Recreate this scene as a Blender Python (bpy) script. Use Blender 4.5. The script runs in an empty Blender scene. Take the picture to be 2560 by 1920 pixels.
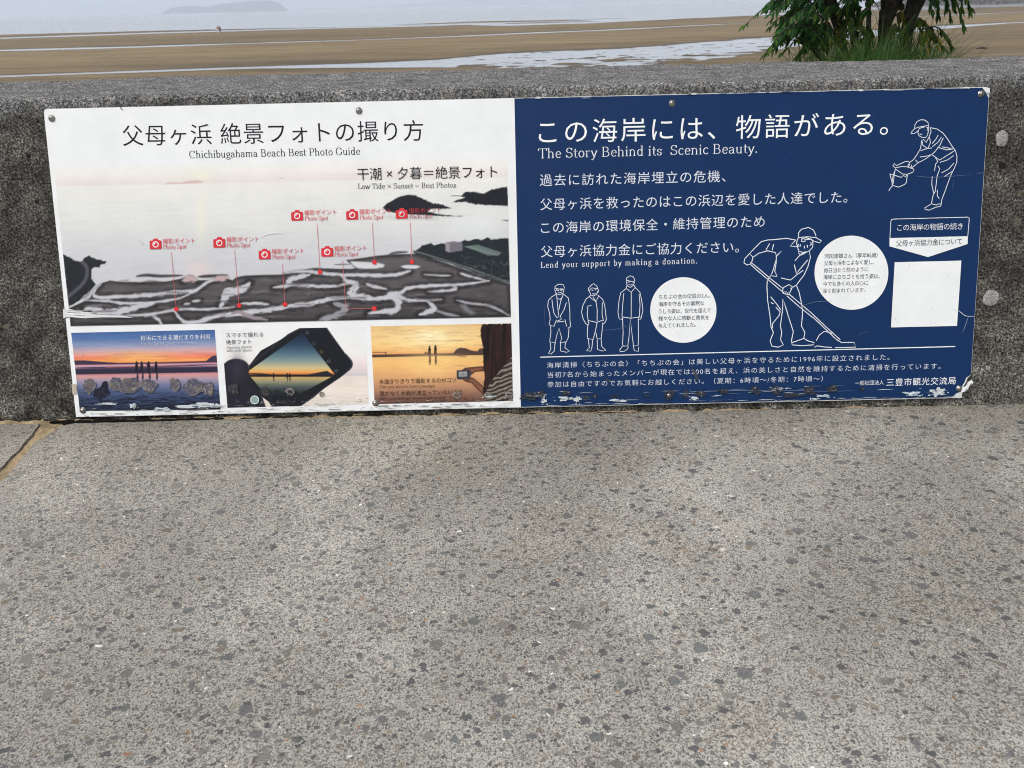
import bpy, bmesh, math, random
import numpy as np
from mathutils import Vector, Matrix, noise
R = math.radians
SC = bpy.context.scene
COL = SC.collection

# ------------------------------------------------------------------ camera
F_PX = 1850.0                       # focal length in pixels of the 2560 px wide photograph
PITCH, ROLL, YAW = 0.47350997, -0.02379528, -0.00433678
CAM = np.array([0.88706, -1.30457, 0.72197])
LEAN = 0.33421                      # the seawall face and the sign lean back by about 19 degrees
SW, SH = 1.8, 0.5972                # the sign, metres
_d = np.array([math.sin(YAW)*math.cos(PITCH), math.cos(YAW)*math.cos(PITCH), -math.sin(PITCH)])
_r = np.cross(_d, [0, 0, 1]); _r /= np.linalg.norm(_r); _u = np.cross(_r, _d)
_r, _u = math.cos(ROLL)*_r + math.sin(ROLL)*_u, -math.sin(ROLL)*_r + math.cos(ROLL)*_u
cam = bpy.data.cameras.new('camera'); cam_o = bpy.data.objects.new('camera', cam); COL.objects.link(cam_o)
cam.sensor_fit = 'HORIZONTAL'; cam.sensor_width = 36.0; cam.lens = 36.0*F_PX/2560
cam.clip_start = 0.02; cam.clip_end = 60000
M4 = Matrix.Identity(4)
for i in range(3):
    M4[i][0] = _r[i]; M4[i][1] = _u[i]; M4[i][2] = -_d[i]; M4[i][3] = CAM[i]
cam_o.matrix_world = M4
cam.dof.use_dof = True; cam.dof.focus_distance = 1.55; cam.dof.aperture_fstop = 14.0
SC.camera = cam_o

# ------------------------------------------------------------------ world, sun, exposure
SUN_EL, SUN_AZ = R(58), R(-125)     # azimuth clockwise from the sea (+Y): high, behind left of the camera
w = bpy.data.worlds.new('World'); SC.world = w; w.use_nodes = True
nt = w.node_tree; bg = nt.nodes['Background']
sky = nt.nodes.new('ShaderNodeTexSky'); sky.sky_type = 'NISHITA'; sky.sun_disc = False
sky.sun_elevation = SUN_EL; sky.sun_rotation = SUN_AZ
sky.air_density = 1.0; sky.dust_density = 6.0; sky.ozone_density = 1.0
hs = nt.nodes.new('ShaderNodeHueSaturation'); hs.inputs['Saturation'].default_value = 0.52
nt.links.new(sky.outputs[0], hs.inputs['Color']); nt.links.new(hs.outputs[0], bg.inputs['Color'])
bg.inputs['Strength'].default_value = 0.115
sl = bpy.data.lights.new('sun', 'SUN'); sl.energy = 1.25; sl.angle = R(20); sl.color = (0.99, 0.975, 0.93)
so = bpy.data.objects.new('sun', sl); COL.objects.link(so)
sv = Vector((math.sin(SUN_AZ)*math.cos(SUN_EL), math.cos(SUN_AZ)*math.cos(SUN_EL), math.sin(SUN_EL)))
so.rotation_euler = sv.to_track_quat('Z', 'Y').to_euler(); so.location = sv*20
SC.view_settings.view_transform = 'Standard'; SC.view_settings.look = 'None'
SC.view_settings.exposure = 0.40; SC.view_settings.gamma = 1.0
SC.render.engine = 'CYCLES'
SC.cycles.use_denoising = True; SC.cycles.denoiser = 'OPENIMAGEDENOISE'
SC.cycles.denoising_prefilter = 'NONE'; SC.cycles.pixel_filter_type = 'BLACKMAN_HARRIS'; SC.cycles.filter_width = 1.05
SC.cycles.volume_bounces = 1; SC.cycles.max_bounces = 8
SC.cycles.caustics_reflective = False; SC.cycles.caustics_refractive = False

# ------------------------------------------------------------------ helpers
def lin(c):
    return tuple((x/255/12.92 if x/255 <= .04045 else ((x/255+.055)/1.055)**2.4) for x in c)

def ray(px, py):
    return _d + _r*(px-1280)/F_PX - _u*(py-960)/F_PX
NRM = np.array([0, -math.cos(LEAN), math.sin(LEAN)]); UPV = np.array([0, math.sin(LEAN), math.cos(LEAN)])
def sgn(px, py):                    # photo pixel -> (u, v) metres on the sign's own face
    q = ray(px, py); t = -(CAM@NRM)/(q@NRM); p = CAM+t*q
    return float(p[0]), float(p@UPV)
def gnd(px, py, z=0.0):             # photo pixel -> point on a level
    q = ray(px, py); t = (z-CAM[2])/q[2]; return CAM+t*q
def dep(px, py, y):                 # photo pixel -> point at world depth y
    q = ray(px, py); t = (y-CAM[1])/q[1]; return CAM+t*q
K = 640/2212
CR = {'A': (90, 230), 'B': (690, 230), 'C': (90, 600), 'D': (690, 600), 'E': (1280, 200),
      'F': (1880, 200), 'G': (1280, 600), 'H': (1880, 600)}
def pp(c, x, y): return (CR[c][0]+K*x, CR[c][1]+K*y)
def PL(c, *xy): return [pp(c, xy[i], xy[i+1]) for i in range(0, len(xy), 2)]

def tag(o, label=None, cat=None, group=None, kind=None):
    if label: o['label'] = label
    if cat: o['category'] = cat
    if group: o['group'] = group
    if kind: o['kind'] = kind
    return o
def link(name, me, parent=None):
    o = bpy.data.objects.new(name, me); COL.objects.link(o)
    if parent: o.parent = parent
    return o
def empty(name, loc=(0, 0, 0)):
    o = bpy.data.objects.new(name, None); COL.objects.link(o); o.location = loc; o.empty_display_size = .1
    return o
def mesh(name, vs, fs, mat=None, parent=None, smooth=False):
    me = bpy.data.meshes.new(name); me.from_pydata([tuple(map(float, v)) for v in vs], [], fs); me.update()
    if mat: me.materials.append(mat)
    if smooth: me.polygons.foreach_set('use_smooth', [True]*len(me.polygons))
    return link(name, me, parent)
def tube(vs, fs, pts, rad, n=7):    # append a tapered tube to the lists
    pts = [Vector(p) for p in pts]; b = len(vs)
    for i, p in enumerate(pts):
        t = (pts[min(i+1, len(pts)-1)]-pts[max(i-1, 0)]).normalized()
        a = t.cross(Vector((0.31, 0.95, 0.1))).normalized(); c = t.cross(a)
        rr = rad[i] if hasattr(rad, '__len__') else rad
        for k in range(n):
            an = 2*math.pi*k/n
            vs.append(p+(a*math.cos(an)+c*math.sin(an))*rr)
    for i in range(len(pts)-1):
        for k in range(n):
            fs.append((b+i*n+k, b+i*n+(k+1) % n, b+(i+1)*n+(k+1) % n, b+(i+1)*n+k))
    fs.append(tuple(b+k for k in range(n))[::-1]); e = b+(len(pts)-1)*n; fs.append(tuple(e+k for k in range(n)))

class Nodes:
    def __init__(s, name):
        s.m = bpy.data.materials.new(name); s.m.use_nodes = True; s.t = s.m.node_tree
        s.b = s.t.nodes['Principled BSDF']
        s.co = s.t.nodes.new('ShaderNodeTexCoord')
    def n(s, ty, **kw):
        x = s.t.nodes.new(ty)
        for k, v in kw.items():
            if k.startswith('i_'):
                x.inputs[k[2:].replace('_', ' ')].default_value = v
            else: setattr(x, k, v)
        return x
    def l(s, a, b): s.t.links.new(a, b)
    def val(s, sock, v):
        if hasattr(v, 'links') or hasattr(v, 'is_output'): s.l(v, sock)
        else: sock.default_value = v
    def mapping(s, scale=(1, 1, 1), src=None, loc=(0, 0, 0), rot=(0, 0, 0)):
        m = s.n('ShaderNodeMapping'); s.l(src or s.co.outputs['Object'], m.inputs['Vector'])
        m.inputs['Scale'].default_value = scale; m.inputs['Location'].default_value = loc; m.inputs['Rotation'].default_value = rot
        return m.outputs[0]
    def noise(s, scale, detail=3, rough=.55, vec=None, dist=0.0):
        x = s.n('ShaderNodeTexNoise'); x.inputs['Scale'].default_value = scale; x.inputs['Detail'].default_value = detail
        x.inputs['Roughness'].default_value = rough; x.inputs['Distortion'].default_value = dist
        s.l(vec or s.co.outputs['Object'], x.inputs['Vector']); return x
    def voro(s, scale, vec=None, rnd=1.0, feature='F1'):
        x = s.n('ShaderNodeTexVoronoi', feature=feature); x.inputs['Scale'].default_value = scale
        x.inputs['Randomness'].default_value = rnd
        s.l(vec or s.co.outputs['Object'], x.inputs['Vector']); return x
    def ramp(s, fac, stops, interp='LINEAR'):
        x = s.n('ShaderNodeValToRGB'); x.color_ramp.interpolation = interp; e = x.color_ramp.elements
        while len(e) < len(stops): e.new(.5)
        for el, (p, c) in zip(e, stops):
            el.position = p; el.color = (c, c, c, 1) if not hasattr(c, '__len__') else (*c, 1)
        s.l(fac, x.inputs[0]); return x.outputs[0]
    def mix(s, fac, a, b, mode='MIX'):
        x = s.n('ShaderNodeMix', data_type='RGBA', blend_type=mode)
        for sock, v in ((x.inputs[0], fac), (x.inputs[6], a), (x.inputs[7], b)):
            if isinstance(v, bpy.types.NodeSocket): s.l(v, sock)
            elif hasattr(v, '__len__'): sock.default_value = (*v, 1)
            else: sock.default_value = v
        return x.outputs[2]
    def math(s, op, a, b=0.0, c=None):
        x = s.n('ShaderNodeMath', operation=op)
        for i, v in enumerate((a, b, c)):
            if v is None: continue
            if isinstance(v, bpy.types.NodeSocket): s.l(v, x.inputs[i])
            else: x.inputs[i].default_value = v
        return x.outputs[0]
    def bump(s, h, strength=.5, dist=.002, nrm=None):
        x = s.n('ShaderNodeBump'); x.inputs['Strength'].default_value = strength; x.inputs['Distance'].default_value = dist
        s.l(h, x.inputs['Height'])
        if nrm: s.l(nrm, x.inputs['Normal'])
        return x.outputs[0]
    def warp(s, vec, scale, amount):
        nz = s.noise(scale, 2, .5, vec)
        a = s.n('ShaderNodeVectorMath', operation='SUBTRACT'); s.l(nz.outputs['Color'], a.inputs[0]); a.inputs[1].default_value = (.5, .5, .5)
        m = s.n('ShaderNodeVectorMath', operation='SCALE'); s.l(a.outputs[0], m.inputs[0]); m.inputs['Scale'].default_value = amount
        q = s.n('ShaderNodeVectorMath', operation='ADD'); s.l(vec, q.inputs[0]); s.l(m.outputs[0], q.inputs[1])
        return q.outputs[0]
    def sep(s, sock):
        x = s.n('ShaderNodeSeparateXYZ'); s.l(sock, x.inputs[0]); return x.outputs
    def done(s, col=None, rough=.8, nrm=None, spec=.5):
        if col is not None:
            if isinstance(col, bpy.types.NodeSocket): s.l(col, s.b.inputs['Base Color'])
            else: s.b.inputs['Base Color'].default_value = (*col, 1)
        if isinstance(rough, bpy.types.NodeSocket): s.l(rough, s.b.inputs['Roughness'])
        else: s.b.inputs['Roughness'].default_value = rough
        if nrm: s.l(nrm, s.b.inputs['Normal'])
        s.b.inputs['Specular IOR Level'].default_value = spec
        return s.m

# ------------------------------------------------------------------ materials
def mat_pavement():
    s = Nodes('exposed_aggregate'); P = s.co.outputs['Object']
    wv = s.warp(P, 85, .012)
    g1 = s.noise(420, 2, .7)
    matrix = s.ramp(g1.outputs[0], [(.30, (.085, .081, .066)), (.44, (.236, .228, .203)), (.60, (.385, .372, .333))])
    # fine dark sand grains
    hgt = s.math('MULTIPLY', g1.outputs[0], .35); col = matrix
    for sc, k, den in ((420, .42, .56), (250, .36, .70)):
        v0 = s.voro(sc, s.warp(P, 300, .003)); c0 = s.sep(v0.outputs['Color'])
        m0 = s.math('MULTIPLY', s.math('LESS_THAN', v0.outputs['Distance'], k), s.math('GREATER_THAN', c0[0], den))
        col = s.mix(s.math('MULTIPLY', m0, .88), col, s.ramp(c0[1], [(0, (.040, .040, .044)), (1, (.15, .147, .138))]))
    # gravel, several sizes; each stone has its own size, shape and colour
    stones = [(.0, (.066, .068, .071)), (.25, (.105, .109, .110)), (.50, (.130, .126, .112)), (.68, (.165, .160, .142)), (.84, (.14, .115, .09)), (.94, (.205, .175, .135)), (.99, (.45, .43, .39))]
    stones2 = stones[:-1]+[(.972, (.26, .13, .06)), (.984, (.66, .65, .61))]
    for sc, thr, rmin, rmax, st, ro, me_ in ((190, .42, .22, .50, stones2, .3, 'EUCLIDEAN'), (125, .48, .20, .60, stones2, .8, 'MANHATTAN'), (92, .55, .16, .42, stones, 1.1, 'CHEBYCHEV'), (72, .55, .20, .60, stones, 2.0, 'MANHATTAN'), (50, .66, .14, .46, stones, 2.7, 'EUCLIDEAN')):
        mp = s.mapping((.88, 1.14, 1), wv, (sc*.13, sc*.07, 0), (0, 0, ro))
        v = s.voro(sc, mp); v.distance = me_; cc = s.sep(v.outputs['Color'])
        rad = s.math('MULTIPLY_ADD', s.math('POWER', cc[1], 1.7), rmax-rmin, rmin)
        edge = s.math('SUBTRACT', rad, v.outputs['Distance'])
        mk = s.n('ShaderNodeMapRange'); s.l(edge, mk.inputs[0]); mk.inputs[1].default_value = 0; mk.inputs[2].default_value = .05
        on = s.math('MULTIPLY', mk.outputs[0], s.math('GREATER_THAN', cc[0], thr))
        sc_ = s.ramp(cc[2], st, 'CONSTANT')
        sc_ = s.mix(.6, sc_, s.mix(1.0, sc_, s.ramp(s.noise(300, 3, .7, s.mapping((1, 2.5, 1), P, (0, 0, 0), (0, 0, ro))).outputs[0], [(.3, .45), (.7, 1.7)]), 'MULTIPLY'))
        col = s.mix(s.math('MULTIPLY', on, .88), col, sc_)
        hgt = s.math('ADD', hgt, s.math('MULTIPLY', on, .12))
    # wear: pale scuffed patches, warm stains
    b1 = s.noise(2.3, 4, .6); b2 = s.noise(5.5, 3, .6, s.mapping(loc=(3, 8, 1)))
    col = s.mix(1.0, col, s.ramp(b1.outputs[0], [(.3, (.84, .84, .83)), (.5, (1, 1, 1)), (.66, (1.36, 1.37, 1.38))]), 'MULTIPLY')
    col = s.mix(s.ramp(b2.outputs[0], [(.54, 0), (.72, .5)]), col, s.mix(1.0, col, (1.05, .99, .90), 'MULTIPLY'))
    # gathered dirt and painted contact shade, darkening towards the foot of the wall
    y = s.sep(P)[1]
    dirt_shade = s.math('ADD', s.math('ADD', y, .40), s.math('MULTIPLY', s.noise(9, 4).outputs[0], .16))
    col = s.mix(s.ramp(dirt_shade, [(.16, 0), (.44, .42), (.50, .75)]), col, s.mix(1.0, col, (.55, .52, .45), 'MULTIPLY'))
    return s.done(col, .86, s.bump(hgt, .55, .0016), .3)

def mat_wall():
    s = Nodes('lichen_stained_concrete'); P = s.co.outputs['Object']
    xyz = s.sep(P)
    g = s.noise(260, 3, .75); g2 = s.noise(110, 3, .7); big = s.noise(4.2, 5, .65); mid = s.noise(17, 4, .65)
    face = s.ramp(g.outputs[0], [(.36, (.010, .009, .007)), (.47, (.042, .040, .035)), (.60, (.135, .130, .117)), (.74, (.36, .35, .32))])
    face = s.mix(1.0, face, s.ramp(mid.outputs[0], [(.3, .52), (.52, 1.0), (.7, 1.55)]), 'MULTIPLY')
    face = s.mix(1.0, face, s.ramp(big.outputs[0], [(.32, .60), (.55, 1.0), (.72, 1.55)]), 'MULTIPLY')
    # paler, less stained concrete near the foot, more so to the right
    foot = s.math('ADD', s.math('MULTIPLY', xyz[2], -2.2), s.math('ADD', s.math('MULTIPLY', mid.outputs[0], .9), s.math('MULTIPLY', xyz[0], .15)))
    face = s.mix(s.ramp(foot, [(.1, 0), (.62, .75)]), face, s.mix(1.0, face, (2.1, 2.1, 2.05), 'MULTIPLY'))
    # black growth along the very foot
    moss = s.math('ADD', s.math('MULTIPLY', xyz[2], 14.0), s.math('ADD', s.math('MULTIPLY', mid.outputs[0], 1.5), s.math('MULTIPLY', xyz[0], .22)))
    face = s.mix(s.ramp(moss, [(.62, .85), (1.0, 0)]), face, s.mix(1.0, face, (.16, .15, .13), 'MULTIPLY'))
    # weathered top
    v = s.voro(400, s.warp(P, 200, .004)); cv = s.sep(v.outputs['Color'])
    top = s.ramp(cv[0], [(0, (.035, .036, .048)), (.45, (.065, .067, .085)), (.60, (.19, .19, .19)), (.78, (.40, .39, .355)), (.92, (.60, .59, .55))])
    top = s.mix(.5, top, s.ramp(g.outputs[0], [(.38, (.024, .025, .035)), (.5, (.12, .121, .13)), (.62, (.44, .43, .39))]))
    top = s.mix(1.0, top, s.ramp(mid.outputs[0], [(.3, .52), (.5, .80), (.72, 1.1)]), 'MULTIPLY')
    edge = s.math('ADD', xyz[2], s.math('MULTIPLY', s.math('SUBTRACT', s.noise(38, 4, .7).outputs[0], .5), .085))
    edge = s.math('ADD', edge, s.math('MULTIPLY', s.math('SUBTRACT', s.noise(7, 3).outputs[0], .5), .05))
    col = s.mix(s.ramp(s.math('MULTIPLY_ADD', edge, 10.0, -5.0), [(.42, 0), (.80, 1)]), face, top)
    # hairline joint across the left end of the top
    jx = s.math('ADD', s.math('ADD', xyz[0], .262), s.math('MULTIPLY', s.math('SUBTRACT', s.noise(60, 2).outputs[0], .5), .006))
    jm = s.math('MULTIPLY', s.math('LESS_THAN', s.math('ABSOLUTE', jx), .0016), s.math('GREATER_THAN', xyz[1], .45))
    col = s.mix(s.math('MULTIPLY', jm, .85), col, (.012, .012, .014))
    # dull gravel that shows through
    vg = s.voro(40, s.warp(P, 60, .012)); cg = s.sep(vg.outputs['Color'])
    mg = s.math('MULTIPLY', s.math('LESS_THAN', vg.outputs['Distance'], s.math('MULTIPLY', cg[1], .4)), s.math('GREATER_THAN', cg[0], .72))
    col = s.mix(s.math('MULTIPLY', mg, .45), col, s.ramp(cg[2], [(0, (.05, .05, .052)), (.6, (.12, .11, .10)), (1, (.2, .17, .12))]))
    # blow holes
    hol = None
    for sc, thr, k in ((26, .80, .23), (60, .82, .26), (13, .88, .10)):
        vh = s.voro(sc, s.warp(P, 90, .006)); ch = s.sep(vh.outputs['Color'])
        mh = s.math('MULTIPLY', s.math('LESS_THAN', vh.outputs['Distance'], s.math('MULTIPLY', ch[1], k)), s.math('GREATER_THAN', ch[0], thr))
        hol = mh if hol is None else s.math('MAXIMUM', hol, mh)
    below = s.math('LESS_THAN', xyz[2], .555); hol = s.math('MULTIPLY', hol, below)
    col = s.mix(s.math('MULTIPLY', hol, .9), col, (.008, .007, .006))
    h = s.math('ADD', s.math('MULTIPLY', g.outputs[0], .5), s.math('MULTIPLY', g2.outputs[0], .5))
    h = s.math('SUBTRACT', h, s.math('MULTIPLY', hol, 1.5))
    return s.done(col, .92, s.bump(h, .8, .004), .2)

def mat_print():
    s = Nodes('printed_film')
    a = s.n('ShaderNodeVertexColor', layer_name='Col')
    gr = s.noise(14, 5, .65); st = s.noise(3.0, 3, .6, s.mapping((1, 14, 1)))
    col = s.mix(1.0, a.outputs[0], s.ramp(gr.outputs[0], [(.3, (.93, .935, .93)), (.6, (1, 1, 1))]), 'MULTIPLY')
    return s.done(col, s.ramp(st.outputs[0], [(.3, .30), (.7, .42)]), s.bump(s.noise(6, 2).outputs[0], .03, .004), .25)
def flat(name, c, rough=.7, metal=0.0, bumpsc=None, spec=.5, var=.25):
    s = Nodes(name); nz = s.noise(bumpsc or 30, 4, .6)
    col = s.mix(1.0, c, s.ramp(nz.outputs[0], [(.3, 1-var), (.7, 1+var)]), 'MULTIPLY')
    s.b.inputs['Metallic'].default_value = metal
    return s.done(col, rough, s.bump(nz.outputs[0], .3, .002) if bumpsc else None, spec)
def mat_sand_joint():
    s = Nodes('joint_sand'); g = s.noise(700, 2, .7); b = s.noise(25, 3)
    col = s.ramp(g.outputs[0], [(.3, (.17, .125, .07)), (.5, (.37, .28, .165)), (.7, (.60, .49, .32))])
    col = s.mix(1.0, col, s.ramp(b.outputs[0], [(.35, .5), (.6, 1.05)]), 'MULTIPLY')
    return s.done(col, .95, s.bump(g.outputs[0], .7, .002), .2)
ZW = CAM[2]-5.02
def mat_beach():
    s = Nodes('beach_sand'); P = s.co.outputs['Object']; z = s.sep(P)[2]
    nl = s.noise(.12, 5, .6, s.mapping((.25, 1, 1))); ns = s.noise(1.6, 4, .65, s.mapping((.35, 1, 1)))
    hz = s.math('ADD', s.math('SUBTRACT', z, ZW), s.math('MULTIPLY', s.math('SUBTRACT', nl.outputs[0], .5), .16))
    col = s.ramp(hz, [(0, (.070, .057, .042)), (.035, (.096, .074, .047)), (.075, (.150, .112, .062)), (.15, (.212, .158, .086))])
    nm = s.noise(.35, 4, .6, s.mapping((.18, 1, 1)))
    col = s.mix(1.0, col, s.ramp(ns.outputs[0], [(.3, .72), (.5, 1.0), (.72, 1.2)]), 'MULTIPLY')
    col = s.mix(1.0, col, s.ramp(nm.outputs[0], [(.34, .72), (.52, 1.0), (.70, 1.22)]), 'MULTIPLY')
    rg = s.ramp(hz, [(.0, .42), (.06, .85)])
    return s.done(col, rg, s.bump(ns.outputs[0], .5, .05), .3)
def mat_water():
    s = Nodes('shallow_water')
    n1 = s.noise(.55, 3, .6, s.mapping((.22, 1, 1)))
    s.b.inputs['IOR'].default_value = 1.33
    return s.done((.40, .42, .44), s.ramp(n1.outputs[0], [(.3, .10), (.7, .17)]), None, .5)
def mat_leaf(name, c, c2):
    s = Nodes(name); oi = s.n('ShaderNodeNewGeometry')
    rp = s.ramp(oi.outputs['Random Per Island'], [(0, c), (.75, tuple(x*1.5 for x in c)), (.93, c2), (1, c2)])
    m = s.done(rp, .6, None, .18)
    tr = s.n('ShaderNodeBsdfTranslucent'); s.l(s.mix(1.0, rp, (1.6, 1.9, .8), 'MULTIPLY'), tr.inputs[0])
    mx = s.n('ShaderNodeMixShader'); mx.inputs[0].default_value = .36
    s.l(s.b.outputs[0], mx.inputs[1]); s.l(tr.outputs[0], mx.inputs[2])
    s.l(mx.outputs[0], s.t.nodes['Material Output'].inputs['Surface'])
    return m

M_PAVE, M_WALL, M_PRINT, M_JOINT = mat_pavement(), mat_wall(), mat_print(), mat_sand_joint()
M_BEACH, M_WATER = mat_beach(), mat_water()
M_STEEL = flat('screw_steel', (.42, .40, .37), .35, 1.0, 200, var=.4)
M_DARKSTEEL = flat('screw_recess', (.02, .02, .02), .6)
M_BOARD = flat('board_edge', (.62, .63, .64), .5, var=.1)
M_TAR = flat('black_sealant', (.006, .006, .0055), .9, 0, 160, .1, .5)
M_MORTAR = flat('pale_mortar', (.27, .267, .258), .9, 0, 420, .2, .75)
M_BARK = flat('bark', (.060, .050, .042), .95, 0, 55, .2, .6)
M_LEAF = mat_leaf('green_leaf', (.027, .082, .026), (.11, .18, .03))
M_LEAF2 = mat_leaf('yellowing_leaf', (.040, .065, .012), (.30, .20, .02))
M_GRASS = mat_leaf('grass_blade', (.034, .078, .024), (.10, .13, .04))
M_SOIL = flat('bank_soil', (.07, .055, .035), .95, 0, 20)
M_HILL = flat('wooded_hill', (.030, .042, .050), .95, 0, .02, .1)
M_ROCK = flat('breakwater_rock', (.085, .085, .085), .9, 0, .9, .2, .5)
M_SKIN = flat('skin', (.38, .22, .15), .6)
M_HAIR = flat('black_hair', (.012, .010, .009), .5)

# ------------------------------------------------------------------ seawall
def wall_uv(px, py):
    u, v = sgn(px, py); return u, v
ZT = 0.6225*math.cos(LEAN)          # height of the wall's top
YT = 0.6225*math.sin(LEAN)
OFF = 0.006                         # the sign's face stands this far off the wall
NB = Vector((0, math.cos(LEAN), -math.sin(LEAN)))*OFF
def build_wall():
    prof = []                       # (y, z) from the foot of the face, over the top, down the back
    def fp(v): return (v*math.sin(LEAN)+NB.y, v*math.cos(LEAN)+NB.z)
    for v in list(np.linspace(-.10, .59, 70)): prof.append(fp(v))
    c0 = fp(.6105); rad = .013
    ang = np.linspace(0, math.pi/2-LEAN, 8)
    # rounded arris: circle tangent to the face and to the top
    fx, fz = c0
    cy, cz = fx+rad*math.cos(LEAN), fz-rad*math.sin(LEAN)
    for a in ang:
        th = math.pi-LEAN-a         # from the face normal round to straight up
        prof.append((cy+rad*math.cos(th), cz+rad*math.sin(th)))
    ztop = prof[-1][1]; y0 = prof[-1][0]
    YB = 0.64
    for y in np.linspace(y0+.008, YB-.02, 60): prof.append((y, ztop+.004*(y-y0)))
    for a in np.linspace(.2, math.pi/2, 5): prof.append((YB-.02+.02*math.sin(a), ztop-.02+.02*math.cos(a)))
    for z in (.3, 0, -1, -2.4, -4.6): prof.append((YB+.03*(ztop-z), z))
    xs = [-14, -9, -5, -3, -2, -1.4, -1]+list(np.arange(-.75, 2.62, .0075))+[2.9, 3.3, 4, 5, 7, 10, 15]
    vs, fs = [], []; n = len(prof)
    for x in xs:
        sag = -.012*min(max(0, .05-x), 2.0)      # the top dips a little towards the left end
        for k, (y, z) in enumerate(prof):
            p = Vector((x, y, z)); d = 0.0
            if 60 < k < n-5:
                d = .0016*noise.noise(p*110)+.0018*noise.noise(p*45)+.0022*noise.noise(p*7)
            elif k <= 60: d = .0015*noise.noise(p*60)+.003*noise.noise(p*8)-.001
            nz = Vector((0, 0, 1)) if k > 74 else -NB.normalized()
            if k <= 74: d = min(d, .002)
            q = p+nz*d
            if k > 60: q.z += sag
            vs.append(q)
    for i in range(len(xs)-1):
        for k in range(n-1):
            a = i*n+k; fs.append((a, a+n, a+n+1, a+1))
    o = mesh('concrete_seawall', vs, fs, M_WALL, None, True)
    tag(o, 'long low concrete seawall with dark stained leaning face and pale speckled top', 'wall')
    # pale mortar plugs beside the sign
    for px, py, rx, ry, sd in ((2509, 345, .0125, .0155, 1), (2482, 745, .0165, .0165, 5)):
        u, v = wall_uv(px, py); rnd = random.Random(sd)
        base = Vector((u, *fp(v)))
        X, Y, Z = Vector((1, 0, 0)), Vector(UPV), -NB.normalized()
        pv = [base+Z*.0027]; pf = []; n2 = 28
        for q, (rr, hh) in enumerate(((.6, .0026), (.9, .0023), (1.0, .0006))):
            for k in range(n2):
                a = 2*math.pi*k/n2; f = rr*(1+.10*noise.noise(Vector((math.cos(a)*1.7, math.sin(a)*1.7, sd*3.1+q*.1))))
                f *= 1+rnd.uniform(-.05, .05)
                pv.append(base+X*rx*f*math.cos(a)+Y*ry*f*math.sin(a)+Z*hh)
        for k in range(n2): pf.append((0, 1+k, 1+(k+1) % n2))
        for q in range(2):
            for k in range(n2): pf.append((1+q*n2+k, 1+(q+1)*n2+k, 1+(q+1)*n2+(k+1) % n2, 1+q*n2+(k+1) % n2))
        mesh('mortar_plug', pv, pf, M_MORTAR, o, True)
build_wall()

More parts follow.
